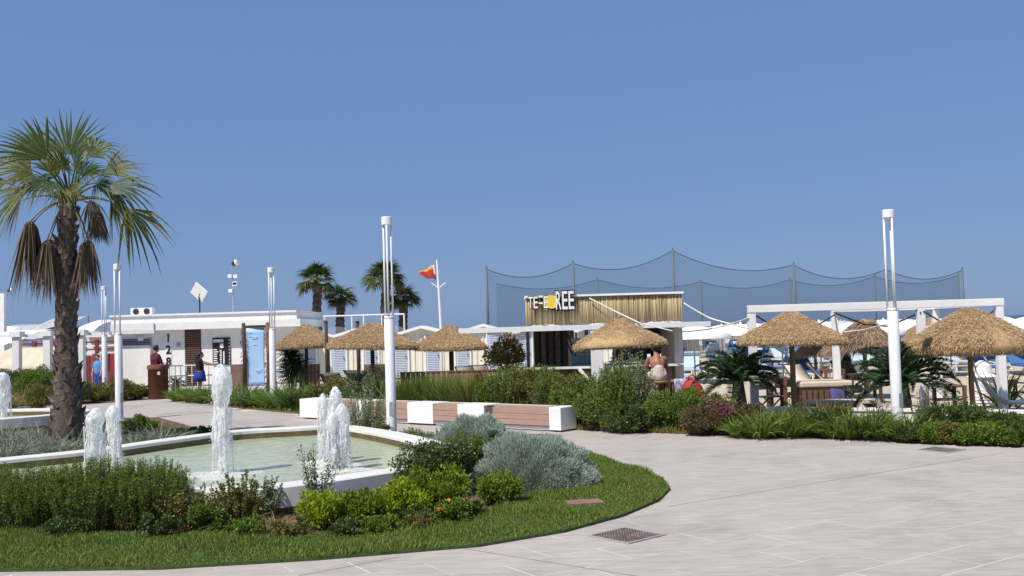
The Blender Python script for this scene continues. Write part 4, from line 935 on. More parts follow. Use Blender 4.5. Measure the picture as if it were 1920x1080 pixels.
for s in (-1, 1):
    mb = MB(); xx = A(1116, 650, BY).x; mb.bar((xx+s*.14, BY-.42, .78), (xx+s*.42, BY-.25, cz-.03), .06, .06); mb.build('brace', white, t, world=True)
mb = MB(); bw(1000, 1075, 612, 706, BY+2.4, BY+2.5, mb, BY+2.4); mb.build('back_wall', wood_d, t, world=True)
for k, px in enumerate((1006, 1019, 1033, 1046, 1060, 1072)):
    mb = MB(); xx = A(px, 650, BY+2.4).x; mb.box((xx, BY+2.38, 1.2), (.13, .03, 1.9)); mb.build('board', mat('board_grey%d' % k, ((.15, .12, .10), (.22, .21, .21))[k % 2], .8, .3, 8), t, world=True)
mb = MB(); bw(1160, 1262, 612, 664, BY+2.5, BY+2.58, mb, BY+2.5); mb.build('back_panel', dark_m, t, world=True)
xx = A(1262, 650, BY+.6).x; mb = MB(); mb.box((xx, BY+1.2, roofz/2), (.10, 2.3, roofz-.14)); mb.build('side_wall', cream, t, world=True)
for px in (990, 1068, 1100):
    xx = A(px, 650, BY+2.3).x; mb = MB(); mb.box((xx, BY+2.25, roofz/2), (.09, .09, roofz-.13)); mb.build('rear_post', grey_m, t, world=True)
for (a_, b_) in (((1056, 622), (1074, 668)), ((1062, 622), (1080, 668))):
    p, q = A(*a_, BY+.9), A(*b_, BY+.9); mb = MB(); mb.tube([p, q], .018, 6); mb.build('strut', dark_m, t, world=True)
# interior kit on the bar
def standalone(name, lab, cat, px, Y, parts, z=0, rz=0, group=None):
    x = A(px, 650, Y).x; t = thing(name, lab, cat, (x, Y, z), rz, group)
    for nm, mb, m in parts: mb.build(nm, m, t)
    return t
def mbx(*boxes):
    mb = MB()
    for c, d in boxes: mb.box(c, d)
    return mb
standalone('drinks_fridge', 'tall white fridge with pale blue glass door inside the bar', 'fridge', 1088, BY+2.0, [('cabinet', mbx(((0, 0, .95), (.62, .5, 1.75))), white), ('glass_door', mbx(((0, -.262, .98), (.50, .02, 1.45))), fridge), ('handle', mbx(((.22, -.285, 1.0), (.02, .025, .4))), dark_m), ('shelf', mbx(*[((0, -.276, .5+.3*k), (.48, .006, .02)) for k in range(4)]), white)])
standalone('coffee_machine', 'dark metal coffee machine on the bar counter', 'coffee machine', 1180, BY+.9, [('body', mbx(((0, 0, .25), (.75, .45, .42)), ((0, .05, .52), (.7, .4, .1))), dark_m), ('drip_tray', mbx(((0, -.28, .06), (.7, .14, .05))), galv), ('leg', mbx(*[((s*.32, 0, .02), (.04, .3, .04)) for s in (-1, 1)]), galv)], 1.17)
standalone('work_counter', 'dark rear work counter inside the bar', 'counter', 1185, BY+.9, [('cabinet', mbx(((0, 0, .56), (1.5, .55, 1.12))), dark_m), ('top', mbx(((0, 0, 1.145), (1.54, .6, .05))), galv)])
standalone('barrel_table', 'dark barrel shaped bar drum with grey top', 'barrel', 1106, BY+1.3, [('drum', (lambda m: m.lathe([(.28, 0), (.33, .3), (.34, .55), (.33, .8), (.28, 1.08)], n=24))(MB()), dark_m), ('lid', (lambda m: m.cyl((0, 0, 1.08), .33, .04, 24))(MB()), galv)])
rg = np.random.default_rng(4)
for k in range(9):
    h = rg.uniform(.22, .32); mb = MB(); mb.lathe([(.001, 0), (.04, 0), (.04, h*.6), (.016, h*.78), (.014, h), (.001, h)], n=12)
    standalone('bottle', 'glass bottle standing on the bar shelf under the roof', 'bottle', 1150+k*12, BY+2.1, [('glass', mb, (dkgreen, glassd, wood_m)[k % 3])], 1.195, 0, 'bottles on the bar shelf')
standalone('bottle_shelf', 'dark shelf carrying bottles at the back of the bar', 'shelf', 1198, BY+2.1, [('board', mbx(((0, 0, 1.18), (1.6, .25, .03))), wood_d), ('support', mbx(((-.7, .05, .58), (.05, .2, 1.16)), ((.7, .05, .58), (.05, .2, 1.16))), wood_d)])
# sign on the bar
sx = A(1030, 565, BY); st = thing('bar_sign', 'white letter sign with yellow disc on the reed fascia', 'sign', (sx.x, BY-.10, 0))
_, zs0 = XZ(1030, 580, BY); _, zs1 = XZ(1030, 547, BY)
def sign_letters(s, px0, px1, py0, py1, name='letter'):
    x0 = A(px0, 565, BY-.1).x; x1 = A(px1, 565, BY-.1).x; z0 = A((px0+px1)/2, py1, BY-.1).z; z1 = A((px0+px1)/2, py0, BY-.1).z
    wd = (x1-x0)/len(s)
    for k, ch in enumerate(s):
        me = text_mesh(ch, 1, .02, 0, .01); v = np.array([q.co for q in me.vertices]); mn, mx_ = v.min(0), v.max(0); me.materials.clear()
        sxk, szk = wd*.86/(mx_[0]-mn[0]), (z1-z0)/max(.7, mx_[1]-mn[1])
        if ch == '-': szk = (z1-z0)/.73; dz = (z1-z0)*.35-mn[1]*szk
        else: dz = -mn[1]*szk
        xc = x0+wd*(k+.5)-sx.x-(mn[0]+mx_[0])/2*sxk
        bk = text_mesh(ch, 1, .02, 0, .06); bk.materials.clear()
        o = link(name, me, white, st, (xc, -.035, z0+dz), (math.pi/2, 0, 0), (sxk, szk, 1))
        link('letter_backing', bk, black, st, (xc, 0, z0+dz), (math.pi/2, 0, 0), (sxk, szk, 1))
sign_letters('TE-E', 990, 1028, 556, 578); sign_letters('REE', 1041, 1077, 546, 580)
p = A(1034, 566, BY-.1)
mb = MB(); mb.tube([(p.x-sx.x, -.02, p.z), (p.x-sx.x, -.05, p.z)], .165, 28); o = mb.build('disc', yel, st); o.scale = (1, 1, 1)
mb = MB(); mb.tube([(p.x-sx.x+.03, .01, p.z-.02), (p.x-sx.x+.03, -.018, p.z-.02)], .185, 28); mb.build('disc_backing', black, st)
# bar stools
def stool(px, Y, lab, m):
    t = thing('bar_stool', lab, 'stool', (A(px, 650, Y).x, Y, 0)); zs = .80
    mb = MB(); mb.lathe([(.001, zs-.05), (.19, zs-.05), (.20, zs-.03), (.20, zs), (.001, zs)], n=24); mb.build('seat', m, t)
    for k in range(4):
        a = math.pi/4+k*math.pi/2; mb = MB(); mb.tube([(.14*math.cos(a), .14*math.sin(a), zs-.04), (.22*math.cos(a), .22*math.sin(a), 0)], .02, 8); mb.build('leg', wood_m, t)
    mb = MB(); mb.tube([(.185*math.cos(a), .185*math.sin(a), .3) for a in [k*math.pi/8 for k in range(17)]], .012, 6); mb.build('foot_ring', wood_m, t)
stool(1236, 23.35, 'wooden bar stool under the seated man', mat('stool_seat', (.40, .25, .13), .6))
stool(1266, 23.5, 'wooden bar stool carrying a blue and white towel', mat('stool_seat2', (.30, .19, .10), .6))
# towel and bag
x = A(1270, 650, 23.5).x
V = []; nx, ny = 10, 12
for i in range(nx):
    for j in range(ny):
        u = i/(nx-1)-.5; v = j/(ny-1); V.append((u*.26+.01*math.sin(v*9), -.12-.10*min(1, v*2.2)+.012*math.sin(u*20), .815-max(0, v-.35)*.5))
F = [(i*ny+j, (i+1)*ny+j, (i+1)*ny+j+1, i*ny+j+1) for i in range(nx-1) for j in range(ny-1)]
me = npmesh('towel', V, F, True); tw = link('towel', me, mat('towel_cloth', (.08, .08, .32), .9, .3, 9, col2=(.62, .62, .70)), None, (x, 23.5, 0)); tag(tw, 'blue and white towel hanging over an empty bar stool', 'towel')
md = tw.modifiers.new('thick', 'SOLIDIFY'); md.thickness = .015
p = A(1297, 720, 22.9); t = thing('red_bag', 'bulging red bag standing beside the bar stools', 'bag', (p.x, 22.9, 0))
mb = MB(); rg = np.random.default_rng(6); mb.lathe([(.001, 0), (.24, .02), (.29, .2), (.28, .45), (.23, .66), (.15, .78), (.10, .83), (.001, .85)], n=24, wob=lambda th, i: .10*math.sin(3*th+i)+.06*math.sin(5*th-i)); mb.build('body', redm, t, True)
mb = MB(); mb.tube([(-.1, -.05, .78), (-.08, -.08, .9), (.02, -.08, .95), (.1, -.05, .8)], .018, 6); mb.build('strap', redm, t, True)
# ------------------------------------------------------------------ beach huts
HY = 46.0
def hut_proto():
    t = thing('beach_hut', '', 'beach hut'); W2 = 1.40; ez = 1.97; rz = 2.36; D = 2.6
    mb = MB(); mb.add([(-W2, 0, 0), (W2, 0, 0), (W2, 0, ez), (0, 0, rz-.03), (-W2, 0, ez), (-W2, D, 0), (W2, D, 0), (W2, D, ez), (0, D, rz-.03), (-W2, D, ez)], [(0, 1, 2, 3, 4), (9, 8, 7, 6, 5), (1, 6, 7, 2), (5, 0, 4, 9)]); mb.build('wall', cream, t)
    for s in (-1, 1):
        mb = MB(); a = (0, rz); b_ = (s*(W2+.09), ez-.02)
        vs = [(a[0], -.24, a[1]), (b_[0], -.24, b_[1]), (b_[0], D+.1, b_[1]), (a[0], D+.1, a[1])]; vs += [(x, y, z+.05) for x, y, z in vs]
        mb.add(vs, [(0, 1, 2, 3), (7, 6, 5, 4), (0, 4, 5, 1), (1, 5, 6, 2), (2, 6, 7, 3), (3, 7, 4, 0)]); mb.build('roof', white, t)
        mb = MB(); mb.bar((0, -.255, rz-.02), (s*(W2+.09), -.255, ez-.04), .03, .11); mb.build('barge_board', white, t)
        dx = s*.0+(-.98 if s < 0 else .52)
        mb = MB(); mb.box((dx, -.03, .98), (.62, .05, 1.9)); d = mb.build('door', louvre, t)
        mb = MB()
        for k in range(22): mb.box((dx, -.062, .14+k*.08), (.48, .035, .05), rot=Matrix.Rotation(rad(35), 3, 'X'))
        mb.build('louvre_slats', louvre, d)
        mb = MB(); mb.box((dx+.24, -.09, 1.0), (.02, .05, .1)); mb.build('handle', dark_m, d)
        for e in (-.36, .36):
            mb = MB(); mb.box((dx+e, -.045, .99), (.07, .07, 1.98)); mb.build('door_post', white, t)
    for x in (-1.36, -.35, -.02, .99, 1.36):
        mb = MB(); mb.box((x, -.02, .98), (.06, .04, 1.95)); mb.build('batten', cream, t)
    mb = MB(); mb.box((0, -.025, .12), (2.76, .03, .2)); mb.build('plinth_board', white, t)
    return t
hp = hut_proto()
hl = ['beside the white clubhouse end', 'behind the parasol next to the yucca', 'behind the bench lamp', 'right behind the thick post parasol', 'beside the small orange leaved tree', 'behind the bar boards', 'behind the bar roof', 'farthest along behind the bar']
for i, px in enumerate((558, 674, 790, 906, 1022, 1138, 1252)):
    o = hp if i == 0 else copy_tree(hp); o.location = (A(px, 620, HY).x, HY, 0); tag(o, 'white gabled beach hut with blue louvred doors, '+hl[i], 'beach hut', 'row of white beach huts')
# ------------------------------------------------------------------ white clubhouse with number 128
CY = 45.0
t = thing('clubhouse', 'low white flat roofed clubhouse bearing vertical number 128', 'building', (A(380, 700, CY).x, CY, 0)); ch = t
def cx(px, Y=CY): return A(px, 640, Y).x
xl, xr = cx(222), cx(548); wz = A(390, 613, CY).z
mb = MB(); mb.box(((xl+xr)/2, CY+3, wz/2), (xr-xl, 6, wz)); mb.build('wall', white_b, t, world=True)
zt = A(390, 588, CY-.5).z
mb = MB(); mb.box(((xl+cx(550))/2, CY+2.85, (wz+zt)/2+.10), (cx(553)-xl+.4, 6.2, zt-wz-.25)); mb.build('parapet', white_b, t, world=True)
mb = MB(); mb.box(((xl+xr)/2, CY+2.85, zt+.01), (xr-xl+.55, 6.36, .08)); mb.build('roof_trim', white, t, world=True)
mb = MB(); mb.box(((xl+cx(562))/2, CY+2.75, wz+.08), (cx(562)-xl+.3, 6.5, .34)); mb.build('canopy_band', white_b, t, world=True)
mb = MB(); x0, x1 = cx(347), cx(377); mb.box(((x0+x1)/2, CY-.01, wz/2), (x1-x0, .06, wz-.02)); d = mb.build('doorway', wood_d, t, world=True)
for k in range(24):
    mb = MB(); mb.box(((x0+x1)/2, CY-.05, .12+k*.098), (x1-x0-.06, .03, .035)); mb.build('slat', wood_m, d, world=True)
x0, x1 = cx(228), cx(282); mb = MB(); mb.box(((x0+x1)/2, CY-.02, .95), (x1-x0, .08, 1.86)); mb.build('roller_door', white, t, world=True)
mb = MB(); mb.box(((x0+x1)/2, CY-.02, 2.03), (x1-x0, .06, .26)); wv = mb.build('vent_window', dark_m, t, world=True)
for k in range(3): mb = MB(); mb.box(((x0+x1)/2, CY-.06, 1.95+.08*k), (x1-x0, .03, .025)); mb.build('vent_bar', galv, wv, world=True)
mb = MB(); mb.box((x1+.04, CY-.04, 1.1), (.07, .1, 2.2)); mb.build('door_jamb', grey_m, t, world=True)
mb = MB(); xx = cx(316); mb.box((xx, CY-.012, 1.25), (.26, .03, 2.0)); mb.build('number_panel', white, t, world=True)
for k, ch_ in enumerate('128'):
    z = A(316, 641+22*k, CY).z; letters('number', ch_, black, t, (xx-t.location.x, -.04, z), .52, .008, .014, .9)
mb = MB(); xx = cx(335); mb.box((xx, CY-.02, A(335, 646, CY).z), (.17, .03, .2)); mb.build('plaque', grey_m, t, world=True)
mb = MB(); xx = cx(266); zz = A(266, 635, CY).z; mb.box((xx, CY-.12, zz), (.2, .2, .2)); mb.tube([(xx+.1, CY-.1, zz+.08), (xx+.6, CY-.05, zz+.1)], .02, 6); mb.build('wall_light', white, t, world=True)
x0, x1 = cx(399), cx(432); z0, z1 = A(415, 684, CY).z, A(415, 633, CY).z
mb = MB(); mb.box(((x0+x1)/2, CY-.03, (z0+z1)/2), (x1-x0, .05, z1-z0)); ps = mb.build('poster_board', black, t, world=True)
mb = MB(); rg = np.random.default_rng(12)
def pb_(u0, u1, v0, v1): mb.box((x0+(x1-x0)*(u0+u1)/2, CY-.058, z1-(z1-z0)*(v0+v1)/2), ((x1-x0)*(u1-u0), .006, (z1-z0)*(v1-v0)))
for k in range(9): pb_(.05+.065*k, .10+.065*k, .07-.02*(k % 2), .17)
pb_(.42, .62, .22, .38)
for k in range(7): pb_(.05, .18+.16*rg.uniform(.3, 1), .42+.08*k, .46+.08*k)
for k in range(6): pb_(.40+.03*(k % 2), .52, .46+.08*k, .51+.08*k)
pb_(.60, .67, .50, .96)
for k in range(8): pb_(.93, .965, .06+.12*k, .12+.12*k)
mb.build('poster_print', white, ps, world=True)
mb = MB(); xx = cx(328); zz = A(300, 606, CY-.6).z; mb.box((cx(297), CY-.53, wz+.08), (.04, .04, .3)); mb.build('downpipe', grey_m, t, world=True)
# left wing
x0, x1 = A(160, 640, CY+1).x, xl-.01
mb = MB(); mb.box(((x0+x1)/2, CY+3.2, 1.15), (x1-x0, 4, 2.3)); mb.build('wing_wall', white_b, t, world=True)
mb = MB(); mb.box(((x0+x1)/2-.1, CY+2.6, 2.38), (x1-x0-.3, 5.6, .16)); mb.build('wing_roof', white, t, world=True)
# roof kit
def onroof(px, Y): return A(px, 585, Y).x
zr = zt+.05
def ac():
    t = thing('air_conditioner', 'double grey air conditioner box on the clubhouse roof', 'air conditioner', (onroof(268, CY+1), CY+1, zr))
    mbx(((0, 0, .17), (1.0, .4, .34))).build('casing', white, t)
    for s in (-1, 1):
        mb = MB(); mb.tube([(s*.25, -.201, .17), (s*.25, -.225, .17)], .14, 18); mb.build('fan_grille', dark_m, t)
ac()
p = A(374, 548, CY); t = thing('satellite_dish', 'square white satellite dish on a mast above the clubhouse roof', 'antenna', (p.x, CY, zr)); h = p.z-zr
mb = MB(); mb.cyl((0, 0, 0), .035, h-.2, 10); mb.build('mast', dark_m, t)
mb = MB(); s = .46; M = Matrix.Rotation(rad(-22), 3, 'Z') @ Matrix.Rotation(rad(14), 3, 'X') @ Matrix.Rotation(rad(42), 3, 'Y')
mb.box((0, -.05, h), (.74, .05, .66), rot=M); bevel(mb.build('dish', white, t), .08, 4)
mb = MB(); mb.tube([(.0, -.08, h-.35), (.12, -.5, h-.25), (.18, -.52, h-.08)], .018, 6); mb.build('feed_arm', dark_m, t)
p = A(436, 494, CY+2); t = thing('antenna_mast', 'slim antenna mast with floodlight on the clubhouse roof', 'antenna', (p.x, CY+2, zr)); h = p.z-zr
mb = MB(); mb.cyl((0, 0, 0), .04, h, 8); mb.build('mast', galv, t)
mb = MB(); mb.tube([(.05, -.1, h-.05), (.22, -.2, h+.02)], [.10, .17], 12); o = mb.build('floodlight', dark_m, t); mb = MB(); mb.tube([(.225, -.2, h+.02), (.31, -.23, h+.05)], [.16, .11], 12); mb.build('lens', white, o)
for k, (dx, dz) in enumerate(((-.12, -.6), (.14, -.62), (.1, -1.0), (-.1, -1.3), (.12, -.95))):
    mb = MB(); mb.box((dx, -.05, h+dz), (.18, .12, .16)); mb.build('antenna_box', lampw, t)
    mb = MB(); mb.tube([(0, 0, h+dz), (dx, -.05, h+dz)], .015, 6); mb.build('bracket', galv, t)
# frame fence behind the huts
FY = 52.0
t = thing('netted_fence', 'white tubular frame with hanging net behind the huts', 'net frame', (A(655, 600, FY).x, FY, 0))
zt_ = A(655, 592, FY).z
for px in (553, 609, 660, 682, 716, 758):
    mb = MB(); x = A(px, 605, FY).x; mb.tube([(x, FY, 0), (x, FY, zt_)], .045, 8); mb.build('post', white, t, world=True)
mb = MB(); mb.tube([(A(553, 592, FY).x, FY, zt_), (A(758, 592, FY).x, FY, zt_)], .045, 8); mb.build('top_rail', white, t, world=True)
mb = MB(); xa_, xb_ = A(553, 592, FY).x, A(758, 592, FY).x; V = []; k = 30
for i in range(k+1):
    u = i/k; sag = .45*abs(math.sin(u*math.pi*4))**.6; V += [(xa_+(xb_-xa_)*u, FY+.03, zt_-.25-.55*(1-sag)+.0), (xa_+(xb_-xa_)*u, FY+.03, 1.2)]
whnet = bpy.data.materials.new('white_net'); whnet.use_nodes = True; n = whnet.node_tree; b = n.nodes['Principled BSDF']; b.inputs['Base Color'].default_value = (.7, .72, .75, 1)
tr = n.nodes.new('ShaderNodeBsdfTransparent'); x_ = n.nodes.new('ShaderNodeMixShader'); x_.inputs[0].default_value = .22
n.links.new(tr.outputs[0], x_.inputs[1]); n.links.new(b.outputs[0], x_.inputs[2]); n.links.new(x_.outputs[0], n.nodes['Material Output'].inputs[0])
mb.add(V, [(2*i, 2*i+2, 2*i+3, 2*i+1) for i in range(k)]); mb.build('net', whnet, t, world=True)
# flagpole
p = A(819, 487, 58); t = thing('flagpole', 'white flagpole with short crossarm behind the huts', 'flagpole', (p.x+.2, 58, 0))
mb = MB(); mb.tube([(0, 0, 0), (-.1, 0, p.z*.6), (-.2, 0, p.z)], [.09, .075, .05], 10); mb.build('pole', white, t)
z = A(822, 534, 58).z
for s in (-1, 1): mb = MB(); mb.tube([(-.13, 0, z-.2), (-.13+s*.42, 0, z+.12)], .03, 6); mb.build('crossarm', white, t)
V = []; nx, ny = 12, 9; p1_ = A(814, 497, 58); x0 = p1_.x
for i in range(nx):
    for j in range(ny):
        u = i/(nx-1); v = j/(ny-1); V.append((-u*.95+.10*v, .09*math.sin(u*8+v*2), -.42*u*(1-v*.35)-v*(.88-.55*u)+.05*math.sin(u*9)))
F = [(i*ny+j, i*ny+j+1, (i+1)*ny+j+1, (i+1)*ny+j) for i in range(nx-1) for j in range(ny-1)]
me = npmesh('cloth', V, F, True); fl = thing('flag', 'red and orange flag flying from the white pole', 'flag', (x0, 58, p1_.z)); o = link('cloth', me, [orange, yellowf, white], fl)
me.polygons.foreach_set('material_index', [2 if (q//8) < 1 and q % 8 < 5 else (1 if q % 8 < 2 else 0) for q in range(len(F))]); md = o.modifiers.new('thick', 'SOLIDIFY'); md.thickness = .01
# ------------------------------------------------------------------ sports court net
npm = mat('post_grey_green', (.10, .135, .145), .6, .15, 10)
def net_post(px, ytop, Y, lab, m=npm, r=.085):
    p = A(px, ytop, Y); t = thing('net_post', lab, 'post', (p.x, Y, 0), 0, 'tall posts of the sports court netting')
    mb = MB(); mb.tube([(0, 0, 0), (0, 0, p.z)], [r, r*.8], 10); mb.build('pole', m, t, True)
    mb = MB(); mb.cyl((0, 0, p.z), .05, .12, 8); mb.build('cap', m, t); return p
NY = 62.0
front = [net_post(912, 503, NY, 'grey net post behind the small orange leaved tree'), net_post(1074, 492, NY, 'grey net post behind the bar sign'), net_post(1261, 468, NY, 'tallest grey net post behind the bar roof end'), net_post(1488, 495, NY, 'grey net post behind the pergola parasol'), net_post(1662, 503, NY, 'grey net post behind the pergola lamp'), net_post(1804, 505, NY, 'grey net post above the thick shaggy parasol')]
NB = 80.0
rear = [A(930, 530, NB)]+[net_post(px, y, NB, lab, npm, .07) for px, y, lab in ((1120, 523, 'thin far net post above the reed fascia'), (1314, 527, 'thin far net post beside the bar roof'), (1481, 523, 'thin far net post next to the pergola parasol post'), (1640, 517, 'thin far net post near the pergola lamp'), (1797, 515, 'thin far net post near the court corner'))]
def court_net(name, lab, tops, Y, sag):
    t = thing(name, lab, 'net', (tops[0].x, Y, 0)); rope = []; V = []
    for a, b_ in zip(tops[:-1], tops[1:]):
        for k in range(13):
            u = k/13; q = a.lerp(b_, u); s = 4*sag*u*(1-u)*min(1, (b_.x-a.x)/6); rope.append(Vector((q.x, Y, q.z-.05-s)))
    rope.append(tops[-1]-Vector((0, 0, .05)))
    mb = MB(); mb.tube(rope, .022, 6); mb.build('head_rope', rope_d, t, True, True)
    mb = MB(); k = len(rope); mb.add([tuple(p) for p in rope]+[(p.x, Y, .0) for p in rope], [(i, i+1, k+i+1, k+i) for i in range(k-1)]); mb.build('mesh_net', netm, t, False, True)
court_net('court_net', 'fine dark netting hung between the tall grey posts', front, NY+.12, .75)
court_net('court_net', 'fine far netting on the farther side of the court', rear, NB+.1, .6)
# ------------------------------------------------------------------ pergola
GY = 21.5; GB = 25.5
t = thing('pergola', 'open white timber pergola over the terrace seats', 'pergola', (A(1640, 600, GY).x, GY, 0))
gz = A(1640, 573, GY).z; x0, x1 = A(1403, 600, GY).x, A(1881, 600, GY).x; th = .16
for (px, Yp) in ((1410, GY), (1727, GY), (1874, GY), (1566, GB), (1755, GB)):
    mb = MB(); x = A(px, 620, Yp).x; mb.box((x, Yp, gz/2-.05), (.16, .16, gz-.1)); bevel(mb.build('post', white, t, world=True), .008)
mb = MB(); mb.box(((x0+x1)/2, GY, gz), (x1-x0, .18, th)); bevel(mb.build('beam', white, t, world=True), .008)
xq0, xq1 = A(1566, 620, GB).x, A(1755, 620, GB).x
mb = MB(); mb.box(((xq0+xq1)/2, GB, gz-.01), (xq1-xq0+.15, .155, .16)); bevel(mb.build('beam', white, t, world=True), .008)
for xa_, xb_ in ((A(1727, 600, GY).x, xq0), (x1-.1, xq1)):
    mb = MB(); mb.bar((xa_, GY+.1, gz-.005), (xb_, GB-.09, gz-.005), .13, .14); mb.build('cross_beam', white, t, world=True)
def rope(name, lab, pts, r, m, sagf=0):
    P = [A(*p) for p in pts]; out = []
    for a, b_ in zip(P[:-1], P[1:]):
        for k in range(10): u = k/10; q = a.lerp(b_, u); out.append(q-Vector((0, 0, sagf*4*u*(1-u))))
    out.append(P[-1]); mb = MB(); mb.tube([q-P[0] for q in out], r, 6)
    o = mb.build(name, m, None, True); o.location = P[0]; tag(o, lab, 'rope')
rope('rope', 'pale rope slanting down the reed fascia of the bar', ((1105, 559, BY-.06), (1150, 582, BY-.2), (1200, 606, BY-.6), (1262, 621, BY-.7)), .016, rope_w)
rope('rope', 'white rope from the bar roof corner to the pergola', ((1282, 568, BY), (1330, 596, 24), (1373, 608, 23), (1404, 615, 21.5)), .018, rope_w, .01)
rope('rope', 'white rope rising from the bar post to the pergola top', ((1278, 622, BY-.2), (1330, 617, 23.6), (1373, 606, 23), (1403, 596, 21.4)), .016, rope_w, .01)
rope('rope', 'dark rope crossing from pergola corner towards its rear post', ((1418, 592, 21.5), (1440, 606, 22), (1530, 612, 24), (1565, 590, 25.4)), .018, rope_d)
rope('rope', 'dark rope hanging between the pergola rear and middle posts', ((1568, 588, 25.4), (1620, 608, 24.5), (1665, 612, 23), (1726, 586, 21.4)), .018, rope_d)
rope('rope', 'dark rope from the pergola middle post towards its end', ((1732, 584, 21.4), (1762, 602, 22.5), (1840, 598, 23), (1868, 580, 21.6)), .018, rope_d)
rope('rope', 'thin white rope across the ragged frond parasol', ((1570, 624, 25), (1620, 618, 24.4), (1650, 610, 23), (1680, 606, 21.5)), .012, rope_w)
# low terrace wall
a_, b_ = Vector((5.0, 21.0, 0)), Vector((11.5, 17.2, 0)); t = thing('low_wall', 'low white wall edging the terrace behind the border', 'wall', a_)
mb = MB(); mb.bar(Vector((0, 0, .14)), b_-a_+Vector((0, 0, .14)), .25, .28); mb.build('wall', white_b, t)
mb = MB(); mb.bar(Vector((0, 0, .305)), b_-a_+Vector((0, 0, .305)), .32, .05); mb.build('coping', white, t)
# ------------------------------------------------------------------ people: one continuous remeshed body each
def caps(mb, p, q, r0, r1, n=12):
    p, q = Vector(p), Vector(q); d = (q-p); L = d.length; d = d.normalized() if L > 1e-6 else Vector((0, 0, 1))
    pts = []; rs = []
    for a in (80, 55, 28): pts.append(p-d*r0*math.sin(rad(a))); rs.append(r0*math.cos(rad(a)))
    for k in range(4): pts.append(p.lerp(q, k/3)); rs.append(r0+(r1-r0)*k/3)
    for a in (28, 55, 80): pts.append(q+d*r1*math.sin(rad(a))); rs.append(r1*math.cos(rad(a)))
    mb.tube(pts, rs, n)
def chain(mb, pts, rs):
    for i in range(len(pts)-1): caps(mb, pts[i], pts[i+1], rs[i], rs[i+1])
def ell(mb, c, r, n=16):
    prof = []
    k = 9
    vs = []
    for i in range(k+1):
        a = -math.pi/2+math.pi*i/k
        for j in range(n):
            th = 2*math.pi*j/n; vs.append((c[0]+max(.02, math.cos(a))*r[0]*math.cos(th), c[1]+max(.02, math.cos(a))*r[1]*math.sin(th), c[2]+math.sin(a)*r[2]))
    fs = [(i*n+j, i*n+(j+1) % n, (i+1)*n+(j+1) % n, (i+1)*n+j) for i in range(k) for j in range(n)]
    mb.add(vs, fs+[tuple(range(n-1, -1, -1)), tuple(k*n+j for j in range(n))])
def fuse(mb, name, m, parent, vox=.011, smooth=6):
    o = mb.build(name, m, parent, True)
    r = o.modifiers.new('fuse', 'REMESH'); r.mode = 'VOXEL'; r.voxel_size = vox; r.use_smooth_shade = True
    s = o.modifiers.new('soft', 'SMOOTH'); s.factor = .5; s.iterations = smooth; return o
def hand(mb, w, d, palm_n, s=1):
    "palm and five curled fingers; w wrist, d pointing direction"
    w, d, nn = Vector(w), Vector(d).normalized(), Vector(palm_n).normalized(); side = d.cross(nn).normalized()
    for k in (-1.2, -.4, .4, 1.2): caps(mb, w+side*k*.012, w+d*.085+side*k*.019, .014, .013, 8)
    for k, L in zip((-1.5, -.5, .5, 1.5), (.062, .074, .078, .068)):
        b = w+d*.088+side*k*.019; m1 = b+d*L*.5+nn*.008; caps(mb, b, m1, .0095, .009, 8); caps(mb, m1, m1+(d*.75+nn*.65)*L*.5, .009, .0075, 8)
    b = w+d*.025+side*s*.03; caps(mb, b, b+(d*.7+side*s*.7)*.04, .012, .010, 8); caps(mb, b+(d*.7+side*s*.7)*.04, b+(d*1.2+side*s*.8+nn*.2)*.055, .010, .008, 8)
def head(mb, c, f, s=1.0):
    "skull, jaw, nose, ears; f facing direction (unit, horizontal)"
    c, f = Vector(c), Vector(f).normalized(); sd_ = f.cross(Vector((0, 0, 1)))
    caps(mb, c+Vector((0, 0, .03))-f*.012, c+Vector((0, 0, .03))+f*.02, .092*s, .084*s, 16); caps(mb, c+f*.03-Vector((0, 0, .03)), c+f*.055-Vector((0, 0, .075)), .066*s, .042*s)
    caps(mb, c+f*.10+Vector((0, 0, .02)), c+f*.118-Vector((0, 0, .015)), .010, .015, 8)
    for k in (-1, 1):
        caps(mb, c+sd_*k*.088+Vector((0, 0, .015)), c+sd_*k*.090-Vector((0, 0, .025)), .014, .010, 8)
        caps(mb, c+sd_*k*.032+f*.086+Vector((0, 0, .045)), c+sd_*k*.045+f*.083+Vector((0, 0, .047)), .009, .008, 8)
    caps(mb, c+sd_*.02+f*.098-Vector((0, 0, .045)), c-sd_*.02+f*.098-Vector((0, 0, .045)), .008, .008, 8)
# seated man at the bar, bare back to us, facing +Y
p = A(1233, 650, 23.30); man = thing('person', 'bare backed man in pale shorts sitting on a bar stool', 'person', (p.x, 23.30, 0), rad(8))
sz = .80; mb = MB()
hip = Vector((0, 0, sz+.12)); 
chain(mb, [(0, 0, sz+.10), (0, .03, sz+.26), (0, .09, sz+.42), (0, .12, sz+.53)], [.13, .112, .128, .10])
for s in (-1, 1):
    chain(mb, [(s*.075, .0, sz+.10), (s*.065, .03, sz+.28), (s*.09, .08, sz+.42), (s*.125, .11, sz+.50)], [.10, .085, .095, .07])
    chain(mb, [(s*.09, .0, sz+.09), (s*.16, .36, sz+.10), (s*.17, .40, sz-.12), (s*.17, .33, sz-.36)], [.105, .082, .066, .048])
    chain(mb, [(s*.17, .33, sz-.36), (s*.18, .42, sz-.43), (s*.19, .50, sz-.44)], [.045, .042, .03])
    el_ = Vector((s*.27, .20, sz+.29)); wr = Vector((s*.14, .44, sz+.37))
    chain(mb, [(s*.185, .12, sz+.51), el_, wr], [.066, .046, .033]); hand(mb, wr, (-s*.25, 1, 0), (0, 0, -1), -s)
